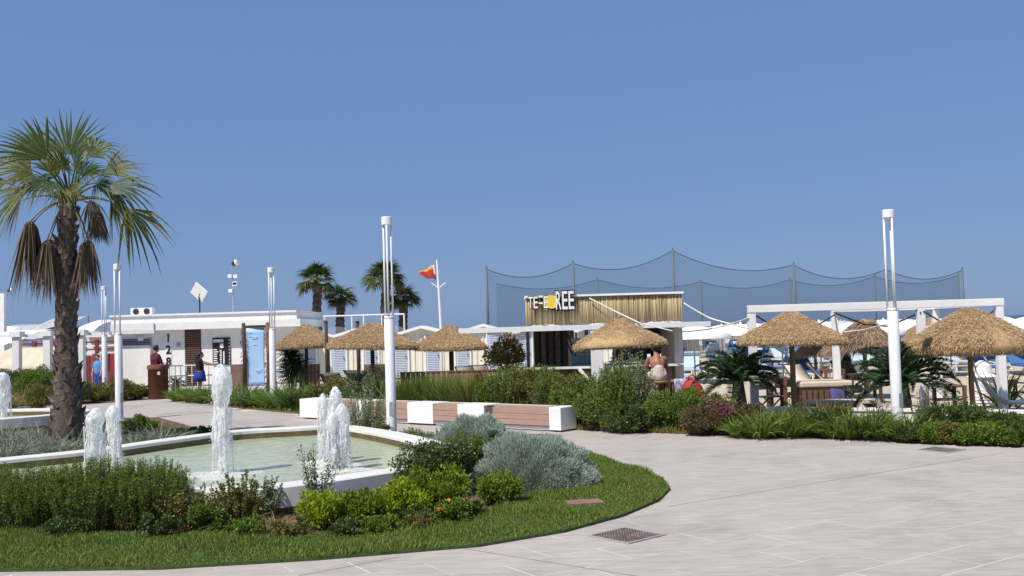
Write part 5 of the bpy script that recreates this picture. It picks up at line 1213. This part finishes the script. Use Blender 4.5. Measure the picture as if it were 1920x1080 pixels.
chain(mb, [(0, .12, sz+.53), (0, .17, sz+.65)], [.066, .058]); head(mb, (0, .20, sz+.76), (0, 1, 0))
fuse(mb, 'body', skin, man)
mb = MB(); chain(mb, [(0, 0, sz+.09), (0, .01, sz+.25)], [.165, .142])
for s in (-1, 1): chain(mb, [(s*.085, 0, sz+.13), (s*.09, .02, sz+.10), (s*.14, .27, sz+.105)], [.125, .13, .12]); chain(mb, [(s*.11, .0, sz+.12), (s*.10, .02, sz+.22)], [.11, .09])
fuse(mb, 'shorts', shortsw, man)
mb = MB(); caps(mb, (0, .17, sz+.80), (0, .20, sz+.825), .098, .094, 16); caps(mb, (0, .13, sz+.76), (0, .14, sz+.71), .055, .05); fuse(mb, 'hair', hairm, man)
# standing man in maroon by the bin, back turned, head to one side
p = A(291, 650, 37.0); man2 = thing('person', 'man in maroon shirt standing behind the rusty bin', 'person', (p.x, 37.0, 0), rad(-35), None)
H_ = (A(291, 648, 37).z)/1.78; mb = MB()
def standing(mb, arms):
    chain(mb, [(0, 0, .95), (0, .01, 1.12), (0, .0, 1.30), (0, -.01, 1.42)], [.145, .14, .155, .12])
    for s in (-1, 1):
        chain(mb, [(s*.09, 0, .95), (s*.09, .01, 1.12), (s*.11, 0, 1.30), (s*.14, -.005, 1.40)], [.11, .10, .11, .085])
        chain(mb, [(s*.09, 0, .92), (s*.10, .02, .50), (s*.10, -.02, .09)], [.10, .07, .045]); chain(mb, [(s*.10, -.02, .06), (s*.11, .15, .035)], [.045, .035])
        e, w_ = arms[0 if s < 0 else 1]
        chain(mb, [(s*.19, 0, 1.40), e, w_], [.062, .045, .032]); hand(mb, w_, Vector(w_)-Vector(e), (0, 0, -1), -s)
    chain(mb, [(0, -.01, 1.44), (0, .01, 1.56)], [.064, .058])
standing(mb, [((-.24, .10, 1.16), (-.05, .30, 1.16)), ((.25, .10, 1.15), (.06, .30, 1.10))]); head(mb, (0, .03, 1.66), (.5, .85, 0))
o = fuse(mb, 'body', skin, man2)
mb = MB(); chain(mb, [(0, 0, 1.0), (0, .01, 1.12), (0, 0, 1.30), (0, -.01, 1.41)], [.165, .158, .172, .135])
for s in (-1, 1):
    chain(mb, [(s*.09, 0, 1.0), (s*.09, .01, 1.12), (s*.11, 0, 1.30), (s*.15, 0, 1.40)], [.125, .115, .125, .098]); chain(mb, [(s*.19, 0, 1.40), (s*.235, .075, 1.22)], [.078, .066])
fuse(mb, 'shirt', maroon, man2)
mb = MB()
for s in (-1, 1): chain(mb, [(s*.08, 0, .97), (s*.095, .01, .72), (s*.10, .02, .50)], [.135, .108, .092])
fuse(mb, 'trousers', blackc, man2)
mb = MB(); caps(mb, (0, .01, 1.70), (.01, .03, 1.72), .097, .093, 16); fuse(mb, 'hair', hairm, man2); man2.scale = (1, 1, H_)
# woman in black top and blue skirt reaching out
p = A(374, 660, 38.5); wo = thing('person', 'woman in black top and blue skirt reaching out an arm', 'person', (p.x, 38.5, 0), rad(-70))
mb = MB(); standing(mb, [((-.20, .28, 1.28), (-.12, .52, 1.24)), ((.20, .30, 1.24), (.10, .54, 1.20))]); head(mb, (0, .05, 1.66), (.1, 1, 0)); fuse(mb, 'body', skin2, wo)
mb = MB(); chain(mb, [(0, 0, 1.0), (0, .01, 1.14), (0, 0, 1.30), (0, -.01, 1.41)], [.160, .15, .165, .13])
for s in (-1, 1): chain(mb, [(s*.09, 0, 1.02), (s*.10, 0, 1.30), (s*.15, 0, 1.40)], [.12, .12, .095]); chain(mb, [(s*.19, 0, 1.40), (s*.19, .08, 1.36)], [.076, .068])
fuse(mb, 'top', blackc, wo)
mb = MB(); mb.lathe([(.14, 1.04), (.19, .94), (.22, .75), (.25, .50), (.24, .495), (.2, .75), (.12, 1.03)], n=28, wob=lambda th, i: .05*math.sin(7*th)*(i > 1)); mb.build('skirt', bluec, wo, True)
mb = MB(); caps(mb, (0, .02, 1.70), (0, .045, 1.72), .10, .096, 16); caps(mb, (0, -.07, 1.66), (0, -.11, 1.36), .085, .075); caps(mb, (-.04, -.06, 1.6), (-.07, -.08, 1.3), .06, .05); caps(mb, (.04, -.06, 1.6), (.07, -.08, 1.3), .06, .05); fuse(mb, 'hair', hairm, wo)
wo.scale = (1, 1, A(374, 660, 38.5).z/1.80)
# people in red and blue at the far left by the maroon wall
def far_person(px, Y, ht, shirt, lab, rz):
    t = thing('person', lab, 'person', (A(px, 670, Y).x, Y, 0), rz); mb = MB(); standing(mb, [((-.26, .03, 1.16), (-.25, .12, .92)), ((.26, .03, 1.16), (.25, .12, .92))]); head(mb, (0, .03, 1.66), (0, 1, 0)); fuse(mb, 'body', skin2, t, .014)
    mb = MB(); chain(mb, [(0, 0, .95), (0, 0, 1.3), (0, -.01, 1.41)], [.17, .172, .135])
    for s in (-1, 1): chain(mb, [(s*.09, 0, .95), (s*.11, 0, 1.30), (s*.15, 0, 1.40)], [.125, .125, .098]); chain(mb, [(s*.19, 0, 1.40), (s*.245, .02, 1.2)], [.076, .066])
    fuse(mb, 'shirt', shirt, t, .014)
    mb = MB()
    for s in (-1, 1): chain(mb, [(s*.08, 0, .93), (s*.1, .01, .5), (s*.10, -.02, .12)], [.13, .10, .075])
    fuse(mb, 'trousers', bluec, t, .014); mb = MB(); caps(mb, (0, .01, 1.70), (0, .03, 1.72), .097, .093, 14); fuse(mb, 'hair', hairm, t, .014); t.scale = (ht/1.8,)*3
far_person(184, 41.5, 1.55, mat('blue_shirt', (.10, .25, .55), .9), 'person in light blue shirt by the maroon wall', 2.8)
# ------------------------------------------------------------------ bin, railing, banner, boards
p = G(297, 748); t = thing('litter_bin', 'tall round rusty steel litter bin beside the path', 'bin', (p.x, p.y, 0))
mb = MB(); mb.lathe([(.33, 0), (.345, .02), (.345, 1.12), (.36, 1.13), (.36, 1.18), (.30, 1.22), (.24, 1.20), (.24, .9), (.001, .9)], n=36); mb.build('drum', corten, t, True)
mb = MB(); mb.lathe([(.365, 1.06), (.372, 1.10), (.372, 1.17), (.365, 1.20)], n=36); mb.build('rim_band', mat('rust_rim', (.20, .075, .045), .8, .3, 10), t, True)
mb = MB(); mb.box((.14, -.325, .92), (.09, .03, .11), rz=rad(22)); mb.build('sticker', lampw, t)
RY = 39.0; t = thing('railing', 'white metal railing before the clubhouse', 'railing', (A(358, 700, RY).x, RY, 0)); x0, x1 = A(318, 700, RY).x, A(402, 700, RY).x
z1 = A(360, 685, RY).z
for k, f in enumerate((1.0, .62)): mb = MB(); mb.tube([(x0, RY, z1*f), (x1, RY, z1*f)], .024, 8); mb.build('rail', lampw, t, world=True)
for k in range(9): x = x0+(x1-x0)*k/8; mb = MB(); mb.tube([(x, RY, 0), (x, RY, z1)], .018, 6); mb.build('baluster', lampw, t, world=True)
LY = 37.5
t = thing('banner', 'tall light blue banner stretched between rough wooden posts', 'banner', (A(479, 700, LY).x, LY, 0)); x0, x1 = A(463, 670, LY).x, A(496, 670, LY).x; z0, z1 = A(480, 724, LY).z, A(480, 615, LY).z
mb = MB(); V = []; k = 12
for i in range(k+1):
    for j in range(k+1): u, v = i/k, j/k; V.append((x0+(x1-x0)*u, LY+.03*math.sin(u*3+v*5), z0+(z1-z0)*v))
o = mb.add(V, [(i*(k+1)+j, (i+1)*(k+1)+j, (i+1)*(k+1)+j+1, i*(k+1)+j+1) for i in range(k) for j in range(k)]).build('cloth', bannerm, t, True, True); md = o.modifiers.new('thick', 'SOLIDIFY'); md.thickness = .012
mb = MB()
for v, a0, a1 in ((.86, .12, .62), (.83, .30, .55), (.72, .35, .55), (.30, .45, .85), (.27, .5, .8), (.93, .1, .3)): mb.box((x0+(x1-x0)*(a0+a1)/2, LY-.055, z0+(z1-z0)*v), ((x1-x0)*(a1-a0), .004, .03))
mb.build('faint_print', mat('pale_print', (.48, .66, .88), .6), t, world=True)
mb = MB(); mb.tube([(x0-.05, LY, z1+.06), (x1+.05, LY, z1+.06)], .05, 8); mb.build('crossbar', wood_d, t, world=True)
rg = np.random.default_rng(9)
for xx in (x0-.10, x1+.14):
    mb = MB(); mb.tube([(xx, LY, 0), (xx+.02, LY, 1.2), (xx-.01, LY, z1+.2)], [.10, .085, .07], 10); o = mb.build('post', wood_m if xx > x0 else wood_d, t, True, True)
    n_ = 240; zz = rg.uniform(.1, z1, n_); th = rg.uniform(0, 6.283, n_); Pn = np.stack([xx-t.location.x+.08*np.cos(th), .08*np.sin(th), zz], 1)
    link('frayed_bark', npmesh('frayed_bark', *leaves(Pn, np.stack([np.cos(th), np.sin(th), -.9+0*th], 1), .13, .02, rg)), trunkm, o)
def board(px0, px1, ytop, Y, m, lab, ng=3):
    x0, x1 = A(px0, 690, Y).x, A(px1, 690, Y).x; z = A((px0+px1)/2, ytop, Y).z; t = thing('wooden_screen', lab, 'screen', ((x0+x1)/2, Y, 0)); w_ = x1-x0
    for k in range(6): mb = MB(); mb.box((-w_/2+w_*(k+.5)/6, 0, z/2), (w_/6-.012, .035, z)); mb.build('plank', m, t)
    mb = MB(); mb.box((0, .04, z*.75), (w_, .04, .08)); mb.box((0, .04, z*.25), (w_, .04, .08)); mb.build('rail', m, t)
wb = mat('screen_brown', (.20, .125, .085), .8, .2, 6); wb2 = mat('screen_red', (.26, .13, .075), .8, .2, 6)
board(432, 462, 683, 38.2, wb, 'brown wooden screen between poster and blue banner'); board(560, 600, 683, 33.8, wb, 'brown wooden screen behind the yucca parasol'); board(682, 724, 683, 28.6, wb, 'brown wooden screen behind the bench lamp'); 
def long_screen():
    t = thing('wooden_screen', 'long low brown wooden screen before the huts', 'screen', (A(830, 690, 27.8).x, 27.8, 0)); x0, x1 = A(750, 690, 27.8).x-t.location.x, A(1000, 690, 27.8).x-t.location.x; z = A(830, 698, 27.8).z
    n_ = 26
    for k in range(n_): mb = MB(); mb.box((x0+(x1-x0)*(k+.5)/n_, 0, z/2), ((x1-x0)/n_-.012, .03, z)); mb.build('plank', wb, t)
    mb = MB(); mb.box(((x0+x1)/2, 0, z+.02), (x1-x0, .07, .035)); mb.build('top_rail', wood_m, t)
long_screen()
for px, yt, Y, lab in ((611, 605, 31, 'thin dark wooden pole beside the yucca parasol'), (670, 605, 29, 'thin dark wooden pole between the two parasols near the bench lamp')):
    p = A(px, yt, Y); t = thing('wooden_pole', lab, 'pole', (p.x, Y, 0)); mb = MB(); mb.tube([(0, 0, 0), (.01, 0, p.z/2), (0, 0, p.z)], .055, 8); mb.build('shaft', wood_d, t, True); mb = MB(); mb.cyl((0, 0, p.z), .062, .05, 8); mb.build('cap', wood_d, t)
# deck chairs
def deck_chair(px, ytop, Y, wd, rz, lab, m=canvas, group=None, s=1.0):
    p = A(px, 700, Y); t = thing('deck_chair', lab, 'deck chair', (p.x, Y, 0), rz, group); w_ = wd/2; zt_ = A(px, ytop, Y).z if ytop else 1.0
    for k in (-1, 1):
        mb = MB(); mb.tube([(k*w_, .40, zt_), (k*w_, -.45, .03)], .024, 6); mb.build('frame_leg', dark_m, t)
        mb = MB(); mb.tube([(k*(w_-.05), -.55, .42), (k*(w_-.05), .55, .03)], .024, 6); mb.build('frame_leg', dark_m, t)
    mb = MB(); mb.tube([(-w_, .40, zt_), (w_, .40, zt_)], .022, 6); mb.build('top_bar', dark_m, t)
    mb = MB(); mb.tube([(-w_, -.55, .42), (w_, -.55, .42)], .022, 6); mb.build('front_bar', dark_m, t)
    V = []; k = 14
    for i in range(k+1):
        u = i/k; y = .40-.95*u; z = zt_+(.42-zt_)*u-.75*u*(1-u)*zt_; V += [(-w_+.03, y, z), (w_-.03, y, z)]
    o = MB().add(V, [(2*i, 2*i+1, 2*i+3, 2*i+2) for i in range(k)]).build('canvas_sling', m, t, True); md = o.modifiers.new('thick', 'SOLIDIFY'); md.thickness = .01
deck_chair(628, 699, 30.5, .62, 2.9, 'olive canvas deck chair below the yucca parasol'); deck_chair(676, 694, 30.2, .62, 2.5, 'olive canvas deck chair beside the grey shrub')
deck_chair(880, 688, 31, .6, .5, 'dark framed deck chair behind the long low screen, parasol side', canvas); deck_chair(902, 686, 31.5, .6, .3, 'dark framed deck chair behind the long low screen, tree side', canvas)
deck_chair(1543, 680, 25.5, .62, 1.2, 'beige deck chair with dark crossed legs under the pergola', beige); deck_chair(1592, 676, 27.5, .62, 2.2, 'dark green deck chair beside the pergola rear post', dkgreen)
deck_chair(1505, 684, 26.5, .62, .5, 'beige canvas deck chair behind the wide parasol pole', beige)
# ------------------------------------------------------------------ terrace furniture
def table(px, Y, ytop, w_, d_, lab, m=wood_m, shelf=True):
    p = A(px, ytop, Y); t = thing('table', lab, 'table', (p.x, Y, 0)); z = p.z
    for k in range(4): mb = MB(); mb.box((0, -d_/2+d_*(k+.5)/4, z-.02), (w_, d_/4-.01, .04)); mb.build('plank', m, t)
    for a in (-1, 1):
        for b_ in (-1, 1): mb = MB(); mb.box((a*(w_/2-.04), b_*(d_/2-.04), z/2-.02), (.07, .07, z-.04)); mb.build('leg', m, t)
    if shelf: mb = MB(); mb.box((0, 0, z*.45), (w_-.1, d_-.1, .03)); mb.build('shelf', m, t)
table(1455, 23.0, 706, .40, .4, 'small brown side table near the sago palm beside the bar'); table(1770, 22.2, 722, .75, .6, 'dark brown wooden table under the thick shaggy parasol', wood_m); table(1560, 26.5, 692, .55, .5, 'dark brown crate table behind the pergola rear post', wood_m); table(1618, 25.5, 700, .8, .5, 'dark brown low table behind the lounge sofa', wood_d)
p = A(1540, 712, 22.6); t = thing('lounge_sofa', 'dark wicker lounge sofa with beige seat on the terrace', 'sofa', (p.x, 22.6, 0)); z = p.z
mb = MB(); mb.box((0, 0, z*.42), (1.15, .75, z*.72)); mb.build('wicker_base', wood_d, t)
for k in range(9): mb = MB(); mb.box((-.52+k*.13, -.385, z*.42), (.09, .02, z*.6)); mb.build('slat', wood_m, t)
mb = MB(); mb.box((0, 0, z*.89), (1.18, .78, z*.20)); bevel(mb.build('seat_cushion', beige, t), .05, 3)
p = A(1574, 722, 22.2); t = thing('cushion', 'purple blue cushion leaning on the lounge sofa', 'cushion', (p.x, 22.15, 0), .2)
mb = MB(); mb.box((0, 0, .36), (.48, .13, .40), rot=Matrix.Rotation(rad(-28), 3, 'X') @ Matrix.Rotation(rad(12), 3, 'Y')); bevel(mb.build('cover', purple, t, True), .05, 4); mb = MB(); mb.tube([(-.24, -.09, .17), (0, -.10, .20), (.24, -.09, .23)], .010, 6); mb.build('piping', bluec, t, True)
t = thing('plank_bench', 'low beige plank bench behind the low white wall', 'bench', (A(1580, 752, 21.6).x, 21.6, 0), rad(-6)); z = A(1580, 750, 21.6).z
for k in range(3): mb = MB(); mb.box((0, -.2+.2*k, z-.03), (1.5, .18, .06)); mb.build('plank', beige, t)
for s in (-1, 1): mb = MB(); mb.box((s*.6, 0, z/2-.03), (.12, .5, z-.06)); mb.build('leg', wood_m, t)
def director(px, Y, lab, ytop=715, m=yel):
    z = A(px, ytop, Y).z; t = thing('folding_chair', lab, 'chair', (A(px, 720, Y).x, Y, 0), .4); zs = z*.55
    for s in (-1, 1):
        mb = MB(); mb.tube([(-.25, s*.2, 0), (.25, s*.2, zs)], .02, 6); mb.build('cross_leg', wood_d, t); mb = MB(); mb.tube([(.25, s*.2, 0), (-.25, s*.2, zs)], .02, 6); mb.build('cross_leg', wood_d, t)
        mb = MB(); mb.tube([(s*.25, .2, zs), (s*.25, .22, z)], .02, 6); mb.build('back_post', wood_d, t); mb = MB(); mb.box((s*.25, 0, zs+.2), (.04, .45, .03)); mb.build('armrest', wood_d, t)
    mb = MB(); mb.box((0, 0, zs), (.5, .42, .02)); mb.build('seat', dkgreen, t); mb = MB(); mb.box((0, .22, z-.1), (.5, .02, .18)); mb.build('back_sling', m, t)
director(1438, 22.6, 'folding chair with crossed legs beside the small side table', 716, dkgreen); director(1480, 23.8, 'dark folding chair behind the wide parasol pole', 712, dkgreen); director(1612, 22.0, 'dark folding chair at the sago palm behind the lamp', 722, dkgreen)
director(1905, 22.5, 'folding wooden chair beyond the pergola end post', 712, wood_m)
# white slatted lantern tower and hammock
p = A(1840, 676, 23.5); t = thing('slatted_tower', 'white tapering slatted tower ornament under the shaggy parasol', 'ornament', (p.x, 23.5, 0)); H_ = p.z
mb = MB(); mb.lathe([(.33, 0), (.31, .5), (.26, H_*.62)], n=8); mb.build('core', white, t)
for k in range(9): z = .06+k*(H_*.62)/9; r = .345-.075*k/9; mb = MB(); mb.lathe([(r, z), (r+.012, z+.01), (r, z+.05), (r-.03, z+.05)], n=8); mb.build('slat', white, t)
mb = MB(); mb.lathe([(.34, H_*.62), (.35, H_*.64), (.24, H_*.70), (.20, H_*.9), (.05, H_), (.001, H_)], n=12); mb.build('roof', white, t)
pts = [A(1829, 690, 21.6), A(1842, 712, 21.5), A(1862, 738, 21.3), A(1885, 752, 21.1), A(1915, 752, 20.9), A(1960, 735, 20.6)]
t = thing('hammock', 'pale grey hammock slung from the parasol pole', 'hammock', (pts[0].x, pts[0].y, 0)); V = []
for i, q in enumerate(pts):
    wd_ = (.05, .10, .2, .3, .3, .15)[i]
    for j in range(7): u = j/6-.5; V.append((q.x+.0, q.y+u*wd_*1.6, q.z-.10*(1-4*u*u)*wd_*2))
o = MB().add(V, [(i*7+j, (i+1)*7+j, (i+1)*7+j+1, i*7+j+1) for i in range(5) for j in range(6)]).build('cloth', parasolw, t, True, True); md = o.modifiers.new('thick', 'SOLIDIFY'); md.thickness = .02
mb = MB(); mb.tube([A(1822, 674, 21.3), pts[0]], .02, 6); mb.build('cord', galv, t, True, True)
p = A(1850, 760, 21.2); t = thing('leaning_pole', 'dark pole leaning against the shaggy parasol post', 'pole', (p.x, 21.2, 0)); mb = MB(); q = A(1822, 692, 21.1); mb.tube([(0, 0, 0), (q.x-p.x, -.1, q.z)], .03, 8); mb.build('shaft', galv, t, True); mb = MB(); mb.cyl((0, 0, 0), .04, .04, 8); mb.build('foot', dark_m, t)
p = A(1586, 642, 27.5); t = thing('closed_umbrella', 'closed dark green umbrella beside the pergola rear post', 'umbrella', (p.x, 27.5, 0)); mb = MB(); mb.cyl((0, 0, 0), .025, p.z, 8); mb.build('pole', galv, t); mb = MB(); mb.lathe([(.02, p.z), (.07, p.z-.1), (.13, p.z-.5), (.16, p.z-.85), (.10, p.z-.9)], n=16, wob=lambda th, i: .18*math.sin(4*th)); mb.build('folded_canopy', dkgreen, t, True)
x = A(1890, 700, 22).x
plant('tall_plant', 'tall dark strap leaved plant beside the pergola end post', 'plant', (x, 22.3, 0), [('foliage', tuft(.12, 1.25, 60, .05, .35, 400, .35), L_dark)])
# ------------------------------------------------------------------ beach rows: white parasols and loungers
def wp_proto():
    t = thing('white_parasol', '', 'parasol'); mb = MB(); prof = [(.02, 2.02), (.4, 1.97), (.9, 1.86), (1.35, 1.70), (1.36, 1.55)]
    mb.lathe(prof, n=16, wob=lambda th, i: .0); mb.build('canopy', parasolw, t, True); mb = MB(); mb.cyl((0, 0, 0), .03, 2.0, 6); mb.build('pole', galv, t); mb = MB(); mb.cyl((0, 0, 2.0), .05, .1, 6); mb.build('finial', white, t); return t
def sb_proto(m):
    t = thing('sun_lounger', '', 'sun lounger'); mb = MB(); mb.box((0, -.3, .36), (.62, 1.25, .06)); mb.build('seat_pad', m, t); mb = MB(); mb.bar((0, .32, .38), (0, .85, .82), .62, .06); mb.build('backrest', m, t)
    for s in (-1, 1):
        mb = MB(); mb.box((s*.33, -.1, .30), (.04, 1.7, .05)); mb.build('side_rail', white, t)
        for y in (-.8, .55): mb = MB(); mb.box((s*.32, y, .14), (.04, .04, .28)); mb.build('leg', white, t)
    mb = MB(); mb.bar((0, .75, 1.02), (0, 1.05, .72), .60, .04); mb.build('sunshade', m, t); return t
wpp = wp_proto(); beds = [sb_proto(bedblue), sb_proto(bedlight)]; usedb = [0, 0]; usedw = 0; rg = np.random.default_rng(15)
blab = ['blue sun lounger with small sunshade in the beach rows', 'pale grey blue sun lounger with small sunshade in the beach rows']
for r_ in range(13):
    Yr = 36+r_*4.6; x = Yr*.185-(1.2 if r_ % 2 else 0); lo = Yr*.175; hi = Yr*.56
    while x < hi:
        if x > lo and Yr > 35:
            o = wpp if not usedw else copy_tree(wpp); usedw = 1; o.location = (x+rg.normal()*.06, Yr, -.05); o.rotation_euler = (rg.normal()*.02, rg.normal()*.02, rg.uniform(0, 3)); o.scale = (1, 1, .96+.1*rg.uniform()); tag(o, 'open white beach parasol in the rows towards the sea', 'parasol', 'white parasols in beach rows')
        if r_ < 9:
            for dx in (-.85, .85):
                k = int(rg.uniform() < .5); o = beds[k] if not usedb[k] else copy_tree(beds[k]); usedb[k] = 1
                o.location = (x+dx, Yr-.6+rg.normal()*.1, -.05); o.rotation_euler = (0, 0, rg.normal()*.12+(math.pi if rg.uniform() < .25 else 0)); tag(o, blab[k], 'sun lounger', blab[k]+' group')
        x += 3.1
# ------------------------------------------------------------------ far left: pergola, awnings, maroon wall, pylon
QY = 37.5; t = thing('entrance_pergola', 'white square post pergola at the clubhouse side', 'pergola', (A(100, 660, QY).x, QY, 0)); zt_ = A(90, 630, QY).z
for px in (32, 90, 152): mb = MB(); x = A(px, 660, QY).x; mb.box((x, QY, zt_/2), (.26, .26, zt_)); mb.build('post', white_b, t, world=True); mb = MB(); mb.box((x, QY, zt_+.10), (.42, .42, .20)); mb.build('capital', white, t, world=True)
x0, x1 = A(-20, 640, QY).x, A(285, 640, QY).x
mb = MB(); mb.box(((x0+x1)/2, QY+.5, zt_+.04-.0), (x1-x0, .5, .10)); mb.build('beam', white_b, t, world=True)
MY = 43.5; t = thing('maroon_screen', 'maroon and white slatted wall behind the entrance pergola', 'wall', (A(110, 660, MY).x, MY, 0)); x0, x1 = A(28, 660, MY).x, A(222, 660, MY).x; mr_ = mat('maroon_paint', (.17, .035, .04), .6, .15, 5)
mb = MB(); mb.box(((x0+x1)/2, MY, .75), (x1-x0, .1, 1.5)); mb.build('panel', mr_, t, world=True)
for k in range(4): mb = MB(); mb.box(((x0+x1)/2, MY-.07, 1.6+.16*k), (x1-x0, .04, .07)); mb.build('slat', (white, mr_)[k % 2], t, world=True)
for k in range(6): x = x0+(x1-x0)*k/5; mb = MB(); mb.box((x, MY-.08, 1.1), (.14, .12, 2.2)); mb.build('post', mr_, t, world=True)
x = A(172, 670, 41).x; t = thing('clothes_rack', 'rail of hanging red towels by the maroon wall', 'rack', (x, 42.2, 0)); mb = MB(); mb.tube([(-.5, 0, 0), (-.5, 0, 1.6), (.5, 0, 1.6), (.5, 0, 0)], .02, 6); mb.build('rail', galv, t)
for k in range(5): mb = MB(); mb.box((-.38+.19*k, 0, 1.2), (.15, .05, .75)); bevel(mb.build('towel', (redm, mat('pale_towel', (.6, .55, .55), .9), redm, maroon, redm)[k], t), .01)
def awning(px0, px1, ytop, ybot, Y, D, m, lab, sag=.15):
    x0, x1 = A(px0, ytop, Y).x, A(px1, ytop, Y).x; z1 = A((px0+px1)/2, ytop, Y).z; z0 = A((px0+px1)/2, ybot, Y).z; t = thing('awning', lab, 'awning', ((x0+x1)/2, Y, 0)); V = []; k = 20; w_ = x1-x0
    for i in range(k+1):
        for j in range(7): u, v = i/k, j/6; V.append((-w_/2+w_*u, D*v, z0+(z1-z0)*(v**.6)-sag*4*u*(1-u)*(1-v)+.04*math.sin(u*20)*(1-v)))
    o = MB().add(V, [(i*7+j, (i+1)*7+j, (i+1)*7+j+1, i*7+j+1) for i in range(k) for j in range(6)]).build('cloth', m, t, True); md = o.modifiers.new('thick', 'SOLIDIFY'); md.thickness = .02
    for s in (-1, 1): mb = MB(); mb.cyl((s*w_/2, D, 0), .04, z1, 8); mb.build('post', galv, t); mb = MB(); mb.cyl((s*w_/2, 0, 0), .03, z0, 8); mb.build('post', galv, t)
awning(-30, 80, 652, 690, 40, 2.2, beige, 'sagging beige awning low behind the entrance pergola', .1); awning(-40, 70, 606, 628, 50, 4, tarp, 'grey tarpaulin awning above the beige one', .3); awning(60, 120, 592, 622, 52, 3, tarp, 'steep grey tarpaulin roof beside the palm trunk', .2)
awning(140, 175, 598, 622, 50, 3, parasolw, 'white canvas roof between palm and clubhouse', .2); awning(-40, 40, 618, 640, 44, 3, parasolw, 'white canvas awning near the sign pylon', .15); awning(20, 150, 622, 634, 47, 3, tarp, 'long flat grey awning along the palm side', .08)
p = A(3, 550, 48); t = thing('sign_pylon', 'tall white sign pylon beyond the awnings', 'pylon', (p.x-.2, 48, 0)); mb = MB(); mb.box((0, 0, p.z/2), (.75, .25, p.z)); mb.build('panel', white, t); mb = MB(); mb.box((0, 0, .05), (1, .5, .1)); mb.build('base', concrete, t)
mb = MB(); mb.lathe([(.001, 3.0), (.55, 2.95), (.85, 2.6), (.95, 2.2), (.9, 1.9)], n=20); t2 = thing('dome_kiosk', 'small white domed kiosk below the sign pylon', 'kiosk', (A(14, 620, 49.5).x, 49.5, 0)); mb.build('dome', parasolw, t2, True); mb = MB(); mb.lathe([(.8, 0), (.8, 1.95)], n=20); mb.build('wall', white_b, t2, True)
p = A(22, 545, 60); t = thing('floodlight_mast', 'thin mast with a small floodlight beyond the pylon', 'floodlight', (p.x, 60, 0)); mb = MB(); mb.cyl((0, 0, 0), .025, p.z, 6); mb.build('mast', galv, t); mb = MB(); mb.tube([(-.2, -.1, p.z), (.05, -.15, p.z+.03)], [.06, .14], 10); mb.build('lamp_head', dark_m, t); mb = MB(); mb.tube([(.052, -.15, p.z+.03), (.12, -.17, p.z+.04)], [.13, .10], 10); mb.build('lens', white, t)
